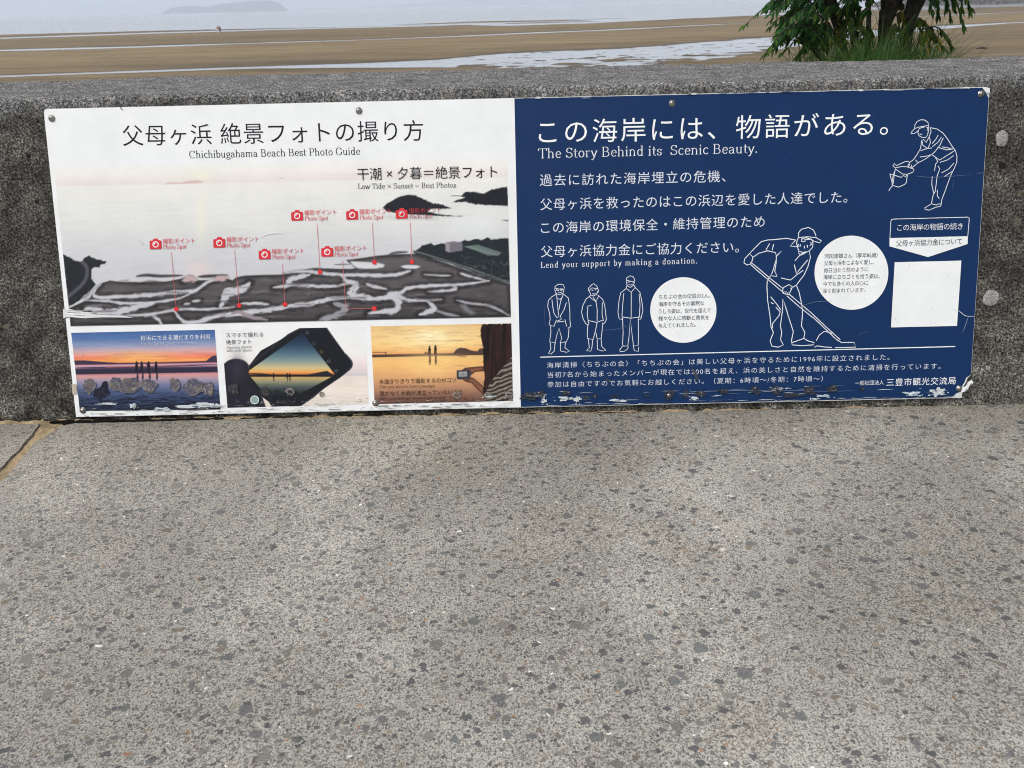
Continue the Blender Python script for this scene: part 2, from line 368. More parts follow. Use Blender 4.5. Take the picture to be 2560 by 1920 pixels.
# ------------------------------------------------------------------ pavement
def zg(x, y=0): return -.005-.0055*x+.004*(y if y < 0 else 0)*0
def build_pavement():
    def gz(px, py):
        z = 0.0
        for _ in range(6): g = gnd(px, py, z); z = zg(g[0])
        return float(g[0]), float(g[1])
    jl = [gz(*p) for p in ((111, 1058), (104, 1068), (89, 1086), (58, 1124), (30, 1152), (0, 1180), (-60, 1238), (-200, 1375))]; jl += [(-1.5, -1.75), (-6.2, -7.0)]
    jr = [gz(*p) for p in ((190, 1054.5), (164, 1059), (141, 1066), (117, 1083), (98, 1096), (79, 1108), (58, 1133), (35, 1159), (0, 1199), (-60, 1259), (-200, 1398))]; jr += [(-1.47, -1.76), (-6.16, -7.0)]
    j = [tuple((np.array(p)+np.array(q_))/2) for p, q_ in ((jl[0], jr[2]), (jl[2], jr[4]), (jl[3], jr[6]), (jl[5], jr[8]), (jl[6], jr[9]), (jl[7], jr[10]), (jl[8], jr[11]), (jl[9], jr[12]))]
    top = [gz(*p) for p in ((190, 1054.5), (300, 1052), (420, 1049), (600, 1044), (900, 1039), (1290, 1033), (1700, 1025), (2000, 1018.5), (2400, 1010), (2560, 1007))]
    def slab(name, outline, top=.0, thick=.18):
        bm = bmesh.new(); n = len(outline)
        tv = [bm.verts.new((x, y, zg(x)+top)) for x, y in outline]
        bm.faces.new(tv)
        ret = bmesh.ops.extrude_face_region(bm, geom=bm.faces[:])
        for v in [e for e in ret['geom'] if isinstance(e, bmesh.types.BMVert)]: v.co.z -= thick
        bmesh.ops.recalc_face_normals(bm, faces=bm.faces[:])
        ed = [e for e in bm.edges if abs(e.verts[0].co.z-zg(e.verts[0].co.x)-top) < 1e-6 and abs(e.verts[1].co.z-zg(e.verts[1].co.x)-top) < 1e-6]
        bmesh.ops.bevel(bm, geom=ed, offset=.006, segments=3, affect='EDGES')
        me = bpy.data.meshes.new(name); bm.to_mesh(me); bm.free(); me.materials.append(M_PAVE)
        return tag(link(name, me), kind='structure')
    rnd = random.Random(4)
    tx, ty = [p[0] for p in top], [p[1] for p in top]
    edge = [(x, float(np.interp(x, tx, ty))+.002*noise.noise(Vector((x*9, 0, 2)))+.0018*noise.noise(Vector((x*45, 1, 0)))) for x in np.arange(tx[0]+.004, tx[-1], .014)]
    rag = lambda P, k: [(x+k*noise.noise(Vector((x*40, y*40, 0))), y+k*noise.noise(Vector((x*40, y*40, 5)))) for x, y in P]
    dens = lambda P: [tuple(np.array(a_)*(1-t)+np.array(b_)*t) for a_, b_ in zip(P[:-1], P[1:]) for t in (0, .34, .67)]+[P[-1]]
    right = edge+[(4, ty[-1]), (15, ty[-1]), (15, -9), (-6.2, -9)]+rag(dens(jr[:-1]), .003)[::-1]
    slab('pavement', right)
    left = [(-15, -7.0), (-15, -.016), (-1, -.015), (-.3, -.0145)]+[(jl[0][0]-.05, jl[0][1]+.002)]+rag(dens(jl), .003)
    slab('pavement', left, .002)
    # sand that fills the joints
    xs = np.concatenate([np.arange(-3, -.8, .1), np.arange(-.8, 2.6, .008), np.arange(2.6, 6, .2)]); ys = np.linspace(-.07, .02, 24)
    vs, fs = [], []; ny = len(ys)
    for x in xs:
        for y in ys:
            d = .0055*noise.noise(Vector((x*22, y*45, 3)))+.0035*noise.noise(Vector((x*75, y*75, 1)))
            vs.append((x, y, zg(x)-.0055+d+.10*max(0, y+.012)))
    for i in range(len(xs)-1):
        for k in range(ny-1): fs.append((i*ny+k, (i+1)*ny+k, (i+1)*ny+k+1, i*ny+k+1))
    tag(mesh('joint_sand', vs, fs, M_JOINT, None, True), kind='structure')
    vs, fs = [], []
    for i in range(len(j)-1):
        n = 60 if i < 5 else 10
        for t in np.linspace(0, 1, n, endpoint=False):
            x = j[i][0]*(1-t)+j[i+1][0]*t; y = j[i][1]*(1-t)+j[i+1][1]*t
            for s_ in np.linspace(-.045, .045, 11):
                d = .004*noise.noise(Vector((x*25+s_*30, y*25, 7)))+.0025*noise.noise(Vector((x*80+s_*80, y*80, 2)))
                vs.append((x+s_*.75, y-s_*.65, zg(x)-.0022+d*.7))
    m = len(vs)//11
    for i in range(m-1):
        for k in range(10): fs.append((i*11+k, i*11+k+1, (i+1)*11+k+1, (i+1)*11+k))
    tag(mesh('joint_sand', vs, fs, M_JOINT, None, True), kind='structure')
    # broken black sealant left in the joint under the sign
    seal = empty('joint_sealant', (0, -.02, 0)); tag(seal, 'broken strip of old black sealant in the sandy joint under the sign', 'sealant')
    runs = [(122, 1053, 190, 1050, .0052), (155, 1056, 300, 1048, .0050), (180, 1051, 420, 1046, .0046), (400, 1046, 560, 1041, .0032), (600, 1040, 760, 1036, .0018),
            (860, 1032.5, 950, 1031, .0018), (1140, 1032, 1250, 1028, .0016), (1290, 1026, 1340, 1026, .0015), (1480, 1024, 1600, 1021, .0018), (1620, 1021, 1690, 1019, .0014), (1850, 1015, 1960, 1012, .0013)]
    for x0, y0, x1, y1, r in runs:
        pts, rad = [], []
        for t in np.linspace(0, 1, max(8, int(abs(x1-x0)/6))):
            g = gnd(x0+(x1-x0)*t, y0+(y1-y0)*t, -.004); x = g[0]
            pts.append((x, g[1]+.002*noise.noise(Vector((x*40, r*900, 0))), zg(x)-.002+.0015*noise.noise(Vector((x*60, 4, r*500)))))
            rad.append(r*(.55+.6*abs(noise.noise(Vector((x*55, r*700, 5)))))*(1 if .03 < t < .97 else .35))
        vs, fs = [], []; tube(vs, fs, [Vector(p_)-seal.location for p_ in pts], rad, 8); mesh('fragment', vs, fs, M_TAR, seal, True)
build_pavement()

# ------------------------------------------------------------------ the sign
SIGN = empty('information_sign'); SIGN.rotation_euler = (math.pi/2-LEAN, 0, 0)
tag(SIGN, 'wide information board, white photo guide left and navy story panel right, screwed to the seawall', 'sign')
WHITE = (236, 239, 240); NAVY = (14, 46, 90); INK = (18, 20, 25); RED = (212, 52, 62)
class Print:                        # flat printed shapes, traced on the sign's own plane
    def __init__(s, z): s.z = z; s.v = []; s.f = []; s.c = []; s.step = 0
    def uv(s, poly, col, raw=False):
        b = len(s.v)
        for p in poly: s.v.append((p[0], p[1], s.z+s.step*.00004))
        s.f.append(tuple(range(b, b+len(poly)))); cs = lin(col)
        s.c.append([cs]*len(poly)); s.step += 0
    def poly(s, pts, col): s.uv([sgn(*p) for p in pts], col)
    def up(s): s.step += 1
    def quad(s, q, rows, cols=1):   # q = TL, TR, BR, BL pixels; rows = [(t, colour)]; vertical gradient
        tl, tr, br, bl = [np.array(p, float) for p in q]
        for (t0, c0), (t1, c1) in zip(rows[:-1], rows[1:]):
            pts = []
            for t, w0, w1 in ((t0, tl, bl), ):
                a = tl+(bl-tl)*t0; b = tr+(br-tr)*t0; c = tr+(br-tr)*t1; d = tl+(bl-tl)*t1
                pts = [a, b, c, d]
            b0 = len(s.v)
            for p in pts: s.v.append((*sgn(*p), s.z+s.step*.00004))
            s.f.append((b0, b0+1, b0+2, b0+3)); s.c.append([lin(c0), lin(c0), lin(c1), lin(c1)])
    def line(s, pts, wd, col, taper=False):      # ribbon, width in photo pixels
        q = [np.array(sgn(*p)) for p in pts]; wm = wd*.00078
        n = len(q); L, Rr = [], []
        for i in range(n):
            t = q[min(i+1, n-1)]-q[max(i-1, 0)]; t = t/(np.linalg.norm(t)+1e-9); nn = np.array([-t[1], t[0]])
            k = wm/2
            if taper: k *= .25+.75*math.sin(math.pi*(i+.35)/(n-.3))
            L.append(q[i]+nn*k); Rr.append(q[i]-nn*k)
        for i in range(n-1): s.uv([L[i], L[i+1], Rr[i+1], Rr[i]], col)
    def blob(s, cx, cy, rx, ry, col, seed=0, rough=.3, n=22, rot=0):
        pts = []
        for k in range(n):
            a = 2*math.pi*k/n; f = 1+rough*noise.noise(Vector((math.cos(a)*1.6, math.sin(a)*1.6, seed*7.3)))+rough*.5*noise.noise(Vector((math.cos(a)*4, math.sin(a)*4, seed*3.1)))
            x, y = rx*f*math.cos(a), ry*f*math.sin(a)
            pts.append((cx+x*math.cos(rot)-y*math.sin(rot), cy+x*math.sin(rot)+y*math.cos(rot)))
        s.poly(pts, col)
    def build(s, name, parent=SIGN):
        me = bpy.data.meshes.new(name); me.from_pydata([tuple(map(float, v)) for v in s.v], [], s.f); me.update()
        at = me.color_attributes.new('Col', 'FLOAT_COLOR', 'CORNER')
        k = 0
        for p, cs in zip(me.polygons, s.c):
            for j, li in enumerate(p.loop_indices): at.data[li].color = (*cs[j], 1)
        # faces look outwards
        bm = bmesh.new(); bm.from_mesh(me)
        bm.normal_update()
        for f in bm.faces:
            if f.normal.z < 0: f.normal_flip()
        bm.to_mesh(me); bm.free()
        me.materials.append(M_PRINT)
        return link(name, me, parent)
def smooth_line(pts, n=4):          # Catmull-Rom
    q = [np.array(p, float) for p in pts]; out = []
    for i in range(len(q)-1):
        a, b, c, d = q[max(i-1, 0)], q[i], q[i+1], q[min(i+2, len(q)-1)]
        for t in np.arange(n)/n:
            out.append(.5*((2*b)+(c-a)*t+(2*a-5*b+4*c-d)*t*t+(3*b-a-3*c+d)*t**3))
    out.append(q[-1]); return out

def fbm(X, Y, seed=0, octv=4, gain=.55):
    """value noise in numpy, about -1..1"""
    out = np.zeros_like(X); amp, tot = 1.0, 0.0
    for o in range(octv):
        xi, yi = np.floor(X).astype(np.int64), np.floor(Y).astype(np.int64); fx, fy = X-xi, Y-yi
        fx, fy = fx*fx*(3-2*fx), fy*fy*(3-2*fy)
        def h(a, b):
            n = (a*374761393+b*668265263+(seed+o)*982451653) & 0x7fffffff
            n = ((n ^ (n >> 13))*1274126177) & 0x7fffffff
            return ((n ^ (n >> 16)) & 0xffff)/32767.5-1
        v = (h(xi, yi)*(1-fx)+h(xi+1, yi)*fx)*(1-fy)+(h(xi, yi+1)*(1-fx)+h(xi+1, yi+1)*fx)*fy
        out += v*amp; tot += amp; amp *= gain; X, Y = X*2.03+17.3, Y*2.03+9.1
    return out/tot*1.5
def sgn_np(X, Y):
    q = _d+(X[..., None]-1280)/F_PX*_r-(Y[..., None]-960)/F_PX*_u
    t = -(CAM@NRM)/(q@NRM); P = CAM+t[..., None]*q
    return P[..., 0], P@UPV
class Canvas:
    """a printed photograph: a fine grid on the sign whose corners carry the ink colour"""
    def __init__(s, q, nx, ny, z):
        tl, tr, br, bl = [np.array(p, float) for p in q]; s.nx, s.ny, s.z = nx, ny, z
        U, V = np.meshgrid(np.linspace(0, 1, nx+1), np.linspace(0, 1, ny+1)); s.U, s.V = U, V
        g = lambda i: (tl[i]*(1-U)+tr[i]*U)*(1-V)+(bl[i]*(1-U)+br[i]*U)*V
        s.X, s.Y = g(0), g(1); s.c = np.zeros(U.shape+(3,))
    def grad(s, rows):
        t = [r[0] for r in rows]
        for i in range(3): s.c[..., i] = np.interp(s.V, t, [r[1][i] for r in rows])
    def mixin(s, a, col):
        a = np.clip(a, 0, 1)[..., None]; s.c = s.c*(1-a)+np.asarray(col, float)*a
    def add(s, a): s.c = s.c+(a[..., None] if a.ndim == 2 else a)
    def sd(s, P, closed=True):
        """signed distance (closed) or distance and position along the line (open), photo pixels"""
        P = np.array(P, float); n = len(P); best = np.full(s.X.shape, 1e9); ins = np.zeros(s.X.shape, bool); along = np.zeros(s.X.shape)
        for i in range(n if closed else n-1):
            a, b = P[i], P[(i+1) % n]; d = b-a; L2 = d@d+1e-9
            t = np.clip(((s.X-a[0])*d[0]+(s.Y-a[1])*d[1])/L2, 0, 1)
            e = np.hypot(s.X-a[0]-t*d[0], s.Y-a[1]-t*d[1]); m = e < best
            best = np.where(m, e, best); along = np.where(m, (i+t)/max(1, n-1), along)
            if closed:
                c = ((a[1] > s.Y) != (b[1] > s.Y)) & (s.X < (b[0]-a[0])*(s.Y-a[1])/(b[1]-a[1]+1e-12)+a[0]); ins ^= c
        return np.where(ins, best, -best) if closed else (best, along)
    def poly(s, P, col, soft=1.2, alpha=1.0):
        k = s.sd(P); s.mixin(alpha*np.clip(.5+k/soft/2, 0, 1), col); return k
    def stroke(s, P, wd, col, soft=1.5, alpha=1.0, taper=True, smooth=True, wig=0):
        P = np.array(smooth_line(P, 4) if smooth else P)
        m = wd*1.5+soft*2; x0, y0 = P.min(0)-m; x1, y1 = P.max(0)+m
        box = (s.X > x0) & (s.X < x1) & (s.Y > y0) & (s.Y < y1)
        if not box.any(): return
        rr = np.where(box.any(1))[0]; cc = np.where(box.any(0))[0]; sl = (slice(rr[0], rr[-1]+1), slice(cc[0], cc[-1]+1))
        sub = Canvas.__new__(Canvas); sub.X, sub.Y = s.X[sl], s.Y[sl]
        d, t = sub.sd(P, False)
        w = wd/2*(np.sqrt(np.clip(np.sin(np.pi*(t*.94+.03)), 0, 1)) if taper else 1)
        if wig: w = w*(1+wig*fbm(sub.X/13, sub.Y/6, 77, 3))
        a = np.clip(alpha*np.clip(.5+(w-d)/soft/2, 0, 1), 0, 1)[..., None]
        s.c[sl] = s.c[sl]*(1-a)+np.asarray(col, float)*a
    def glow(s, cx, cy, rx, ry, col, alpha=1.0, pw=1.0):
        e = np.exp(-(((s.X-cx)/rx)**2+((s.Y-cy)/ry)**2)**pw); s.mixin(alpha*e, col)
    def build(s, name, parent):
        u, v = sgn_np(s.X, s.Y); n = u.size; co = np.stack([u, v, np.full(u.shape, s.z)], -1).reshape(-1)
        me = bpy.data.meshes.new(name); nx, ny = s.nx, s.ny
        i = np.arange(n).reshape(ny+1, nx+1)
        f = np.stack([i[1:, :-1], i[1:, 1:], i[:-1, 1:], i[:-1, :-1]], -1).reshape(-1)
        me.vertices.add(n); me.vertices.foreach_set('co', co)
        me.loops.add(len(f)); me.loops.foreach_set('vertex_index', f.astype(np.int32))
        me.polygons.add(nx*ny); me.polygons.foreach_set('loop_start', np.arange(0, len(f), 4, dtype=np.int32))
        me.update(calc_edges=True)
        at = me.color_attributes.new('Col', 'FLOAT_COLOR', 'POINT'); x = np.clip(s.c, 2, 253)/255
        l = np.where(x <= .04045, x/12.92, ((x+.055)/1.055)**2.4)
        at.data.foreach_set('color', np.concatenate([l, np.ones(l.shape[:2]+(1,))], -1).reshape(-1).astype(np.float32))
        me.materials.append(M_PRINT); return link(name, me, parent)

# board: outline with the torn lower right corner
torn = [sgn(*p) for p in PL('H', 1818, 1374, 1812, 1340, 1828, 1310, 1818, 1280, 1850, 1230, 1862, 1195, 1893, 1163)]
def board():
    r = .006
    out = [(0, 0)]
    out = [(.000, .0), (SW*.5, 0.0)]+[(u, max(v, 0.0)) for u, v in torn[:1]]+torn[1:]
    out += [(SW, SH-r), (SW-.3*r, SH-.3*r), (SW-r, SH), (r, SH), (.3*r, SH-.3*r), (0, SH-r)]
    bm = bmesh.new(); vs = [bm.verts.new((u, v, 0)) for u, v in out]; bm.faces.new(vs)
    ret = bmesh.ops.extrude_face_region(bm, geom=bm.faces[:])
    for e in ret['geom']:
        if isinstance(e, bmesh.types.BMVert): e.co.z -= .003
    bmesh.ops.recalc_face_normals(bm, faces=bm.faces[:])
    me = bpy.data.meshes.new('board'); bm.to_mesh(me); bm.free(); me.materials.append(M_BOARD)
    link('board', me, SIGN)
    return out
OUT = board()
Z0 = .0002
u_split_t, u_split_b = sgn(*pp('B', 2057, 57))[0], sgn(*pp('D', 2118, 1450))[0]
us = (u_split_t+u_split_b)/2
def inset(p, m=.0006): return (min(max(p[0], m), SW-m), min(max(p[1], m), SH-m))
pw = Print(Z0); pw.uv([inset(p) for p in ((0.0, 0.0), (us, 0.0), (us, SH), (.006, SH), (.0, SH-.006))], WHITE)
WP = pw.build('white_panel')
pb = Print(Z0)
blue_out = [(us, .0012), (torn[0][0]-.022, .0015), (torn[0][0]-.012, .010)]+[(u-.003, v+.001) for u, v in torn[2:-1]]+[(SW-.0007, torn[-1][1]), (SW-.0007, SH-.02), (SW-.014, SH-.0012), (us, SH-.0012)]
pb.uv(blue_out, NAVY)
BP = pb.build('navy_panel')

# ---- lettering
TXT = []
def jp(body, L, Rr, h, col, z, name, parent, off=-.004):
    TXT.append((body, L, Rr, h, col, z, name, parent, off))
def T(c, body, x0, y0, x1, y1, h, col, name, parent, z, c2=None, off=-.004):
    jp(body, pp(c, x0, y0), pp(c2 or c, x1, y1), h*K, col, z, name, parent, off)

def arc(cx, cy, rx, ry, a0, a1, n=10):
    return [(cx+rx*math.cos(R(a0+(a1-a0)*i/n)), cy+ry*math.sin(R(a0+(a1-a0)*i/n))) for i in range(n+1)]
def ell(cx, cy, rx, ry): return arc(cx, cy, rx, ry, 0, 360, 16)
st = lambda x, a, b: [(x, a), (x, b)]
GL = {                              # a small roman: (advance, strokes, serifs (x, y, left, right))
 'C': (.86, [arc(.45, .5, .36, .5, 48, 312, 16), st(.72, .92, .70)], []),
 'B': (.80, [st(.18, 0, 1), [(.18, .98), (.4, .98)]+arc(.4, .75, .2, .23, 90, -90)+[(.18, .52)], [(.18, .52), (.43, .52)]+arc(.43, .27, .24, .25, 90, -90)+[(.18, .02)]], [(.18, 0, .12, 0), (.18, 1, .12, 0)]),
 'P': (.74, [st(.18, 0, 1), [(.18, .98), (.4, .98)]+arc(.4, .73, .24, .25, 90, -90)+[(.18, .48)]], [(.18, 0, .12, .12), (.18, 1, .12, 0)]),
 'G': (.90, [arc(.45, .5, .36, .5, 48, 318, 16), st(.74, .42, .10), st(.72, .92, .70)], [(.74, .42, .12, .1)]),
 'T': (.80, [[(.04, .97), (.76, .97)], st(.4, 0, 1), [(.06, .97), (.04, .78)], [(.74, .97), (.76, .78)]], [(.4, 0, .13, .13)]),
 'L': (.70, [st(.18, 0, 1), [(.18, .03), (.62, .03), (.65, .24)]], [(.18, 1, .12, .13), (.18, 0, .12, 0)]),
 'S': (.68, [arc(.34, .74, .22, .24, 35, 270, 12)+arc(.34, .26, .25, .25, 90, -145, 12), st(.56, .95, .76), st(.10, .05, .26)], []),
 'U': (.86, [[(.18, 1), (.18, .3)]+arc(.42, .3, .24, .28, 180, 360)+[(.66, 1)]], [(.18, 1, .12, .12), (.66, 1, .12, .12)]),
 'A': (.80, [[(.08, 0), (.39, 1), (.70, 0)], [(.2, .36), (.58, .36)]], [(.08, 0, .08, .1), (.70, 0, .1, .1)]),
 'M': (1.0, [st(.14, 0, 1), [(.14, 1), (.49, .12), (.84, 1)], st(.84, 0, 1)], [(.14, 0, .1, .1), (.84, 0, .1, .1), (.14, 1, .1, 0), (.84, 1, 0, .1)]),
 'a': (.62, [[(.11, .5)]+arc(.27, .46, .17, .18, 160, 0)+[(.44, .1), (.48, .02), (.56, .02)], [(.44, .38), (.26, .34)]+arc(.26, .17, .17, .16, 100, 330)], []),
 'b': (.64, [st(.15, 0, 1.03), ell(.34, .33, .19, .32)], [(.15, 1.02, .11, 0)]),
 'c': (.56, [arc(.33, .33, .22, .32, 45, 315, 12)], []),
 'd': (.68, [st(.50, 0, 1.03), ell(.31, .33, .19, .32)], [(.5, 1.02, .11, 0), (.5, 0, 0, .1)]),
 'e': (.60, [[(.11, .36), (.52, .36)]+arc(.32, .35, .2, .3, 5, 180, 8)+arc(.32, .31, .21, .3, 180, 318, 8)], []),
 'f': (.42, [[(.19, 0), (.19, .8)]+arc(.35, .8, .16, .22, 180, 50), [(.06, .63), (.38, .63)]], [(.19, 0, .1, .12)]),
 'g': (.60, [ell(.29, .43, .17, .21), ell(.31, -.14, .23, .15), [(.2, .25), (.14, .12), (.22, .03), (.4, .0)], [(.42, .58), (.56, .64)]], []),
 'h': (.68, [st(.15, 0, 1.03), [(.15, .42)]+arc(.33, .43, .18, .21, 170, 0)+[(.51, 0)]], [(.15, 1.02, .11, 0), (.15, 0, .1, .1), (.51, 0, .1, .1)]),
 'i': (.34, [st(.17, 0, .64), [(.17, .84), (.17, .96)]], [(.17, 0, .11, .11), (.17, .63, .11, 0)]),
 'k': (.66, [st(.15, 0, 1.03), [(.5, .64), (.17, .28)], [(.28, .4), (.55, 0)]], [(.15, 1.02, .11, 0), (.15, 0, .1, .08), (.55, 0, .08, .08), (.5, .63, .09, .08)]),
 'l': (.34, [st(.17, 0, 1.03)], [(.17, 0, .11, .11), (.17, 1.02, .11, 0)]),
 'm': (1.0, [st(.15, 0, .64), [(.15, .42)]+arc(.32, .43, .17, .21, 170, 0)+[(.49, 0)], [(.49, .42)]+arc(.66, .43, .17, .21, 170, 0)+[(.83, 0)]], [(.15, .63, .11, 0), (.15, 0, .1, .09), (.49, 0, .09, .09), (.83, 0, .09, .1)]),
 'n': (.68, [st(.15, 0, .64), [(.15, .42)]+arc(.33, .43, .18, .21, 170, 0)+[(.51, 0)]], [(.15, .63, .11, 0), (.15, 0, .1, .1), (.51, 0, .1, .1)]),
 'o': (.64, [ell(.32, .33, .22, .32)], []),
 'p': (.66, [st(.15, -.32, .64), ell(.35, .33, .19, .32)], [(.15, .63, .11, 0), (.15, -.31, .1, .1)]),
 'r': (.50, [st(.15, 0, .64), [(.15, .40)]+arc(.33, .42, .18, .21, 170, 60)], [(.15, .63, .11, 0), (.15, 0, .1, .13)]),
 's': (.52, [arc(.26, .48, .15, .16, 35, 270, 9)+arc(.26, .17, .17, .16, 90, -145, 9), st(.41, .62, .5), st(.1, .04, .17)], []),
 't': (.42, [[(.19, .86), (.19, .14)]+arc(.31, .14, .12, .13, 180, 300), [(.05, .63), (.38, .63)]], []),
 'u': (.68, [[(.15, .64), (.15, .22)]+arc(.32, .22, .17, .21, 180, 350)+[(.5, .4)], st(.5, 0, .64)], [(.15, .63, .11, 0), (.5, .63, .1, 0), (.5, 0, 0, .1)]),
 'v': (.58, [[(.07, .64), (.29, 0), (.51, .64)]], [(.07, .63, .07, .09), (.51, .63, .09, .07)]),
 'w': (.86, [[(.06, .64), (.24, 0), (.43, .6), (.62, 0), (.8, .64)]], [(.06, .63, .06, .08), (.8, .63, .08, .06)]),
 'y': (.60, [[(.08, .64), (.30, .02)], [(.53, .64), (.24, -.2), (.15, -.3), (.06, -.27)]], [(.08, .63, .07, .09), (.53, .63, .09, .07)]),
 'z': (.54, [[(.08, .5), (.08, .62), (.45, .62), (.07, .02), (.47, .02), (.48, .16)]], []),
 '.': (.30, [[(.15, 0), (.15, .12)]], []), ' ': (.34, [], []),
 '×': (.82, [[(.16, .12), (.66, .68)], [(.16, .68), (.66, .12)]], []), '=': (.82, [[(.12, .3), (.7, .3)], [(.12, .52), (.7, .52)]], []),
}
def roman(c, body, x0, y0, x1, y1, cap, col, name, parent, z, c2=None, bold=1.0, track=0.0):
    adv = sum(GL[ch][0]+track for ch in body)-track
    A = np.array(sgn(*pp(c, x0, y0))); B = np.array(sgn(*pp(c2 or c, x1, y1)))
    L = np.linalg.norm(B-A); ex = (B-A)/L; ey = np.array([-ex[1], ex[0]])
    sx = L/adv; sy = cap*K*.00078
    pr = Print(z); x = 0.0
    def rib(pts):
        for (ax, ay), (bx, by) in zip(pts[:-1], pts[1:]):
            dx, dy = (bx-ax)*sx, (by-ay)*sy; ln = math.hypot(dx, dy)
            if ln < 1e-9: continue
            k = abs(dy)/ln
            wd = sy*(.052+.072*k)*bold/2
            tx, ty = dx/ln, dy/ln; e = wd*.35
            P0 = (x+ax)*sx, ay*sy; P1 = (x+bx)*sx, by*sy
            c4 = [(P0[0]-tx*e-ty*wd, P0[1]-ty*e+tx*wd), (P1[0]+tx*e-ty*wd, P1[1]+ty*e+tx*wd), (P1[0]+tx*e+ty*wd, P1[1]+ty*e-tx*wd), (P0[0]-tx*e+ty*wd, P0[1]-ty*e-tx*wd)]
            pr.uv([A+ex*p[0]+ey*p[1] for p in c4], col)
    for ch in body:
        g = GL[ch]
        for pl in g[1]: rib(pl)
        for sx_, sy_, l, r in g[2]:
            rib([(sx_-l, sy_+(.02 if sy_ < .3 else -.02)), (sx_+r, sy_+(.02 if sy_ < .3 else -.02))])
        x += g[0]+track
    return pr.build(name, parent)

Z1, Z2, Z3, Z4, Z5 = .0005, .0008, .0012, .0015, .0018
T('A', '父母ヶ浜 絶景フォトの撮り方', 755, 467, 1275, 422, 172, INK, 'japanese_title', WP, Z1, 'B', -.002)
roman('A', 'Chichibugahama Beach Best Photo Guide', 1325, 572, 730, 541, 60, (52, 56, 64), 'english_title', WP, Z1, 'B', .95)

# ---- aerial photograph
AQ = [pp('A', 155, 640), pp('B', 1995, 560), pp('D', 2030, 668), pp('C', 300, 748)]
ca = Canvas(AQ, 520, 190, Z1)
ca.grad([(0, (237, 239, 238)), (.05, (238, 236, 231)), (.085, (235, 230, 225)), (.122, (229, 222, 218)), (.130, (233, 232, 227)), (.22, (229, 230, 226)), (.38, (222, 223, 221)), (.5, (210, 212, 214)), (.62, (203, 205, 210)), (1.0, (192, 193, 200))])
ca.add(3.5*fbm(ca.X/55, ca.Y/3.2, 3)*np.clip((ca.V-.13)*9, 0, 1))
ca.glow(*pp('A', 1420, 715), 26, 12, (240, 240, 218), .8); ca.glow(*pp('A', 1430, 1080), 12, 60, (236, 236, 214), .55); ca.glow(*pp('C', 1400, 260), 30, 26, (228, 208, 200), .6)
ca.glow(*pp('B', 1700, 1150), 60, 26, (226, 232, 234), .6)
ca.poly(PL('A', 1105, 797, 1150, 780, 1250, 782, 1320, 768, 1390, 762, 1440, 770, 1445, 782, 1380, 790, 1250, 795), (212, 184, 178), 1.0, .9)
ca.poly(PL('B', 30, 747, 50, 735, 75, 747), (205, 198, 195), 1.0); ca.stroke(PL('B', 320, 728, 420, 718, 600, 716, 760, 708, 1000, 700, 1400, 692, 1995, 672), 5, (226, 218, 214), 2.5, .7)
SD = np.stack([fbm(ca.X/34, ca.Y/6.5, 8, 5)*10]*3, -1)
sand = PL('C', 300, 744, 290, 590, 400, 540, 470, 500, 497, 455, 505, 425, 545, 392, 575, 372, 640, 352, 720, 362, 900, 366, 1120, 362, 1235, 340, 1345, 308, 1330, 325, 1285, 350, 1480, 348, 1500, 352, 1560, 342, 1640, 332, 1700, 350, 1730, 325, 1800, 310, 1960, 304, 2130, 300)
sand += PL('D', 60, 289, 200, 264, 330, 243, 500, 250, 640, 252, 690, 245, 640, 200, 610, 175, 760, 155, 860, 140, 980, 128, 1140, 123, 1215, 122, 1400, 180, 1750, 300, 2022, 385, 2030, 664)
ka = ca.sd(sand); base = np.stack([np.interp(ca.V, [.5, .66, .85, 1], v) for v in ((88, 78, 66, 54), (83, 72, 60, 49), (84, 75, 64, 53))], -1)+SD
am = np.clip(.5+ka/2.6, 0, 1)[..., None]; ca.c = ca.c*(1-am)+base*am
ca.mixin(.5*np.exp(-((ka-1.5)/2.5)**2), (120, 113, 116))
for P in (PL('C', 868, 314, 960, 304, 1080, 312, 1268, 306), PL('C', 1402, 318, 1500, 312, 1656, 304)): ca.stroke(P, 8, (66, 61, 64), 1.6, .95)
ca.stroke(PL('D', 505, 213, 570, 210, 640, 211), 3.2, (112, 108, 112), 1.2); ca.stroke(PL('D', 980, 122, 1050, 108, 1138, 104), 6.5, (92, 89, 93), 1.4)
CH = (196, 197, 204)
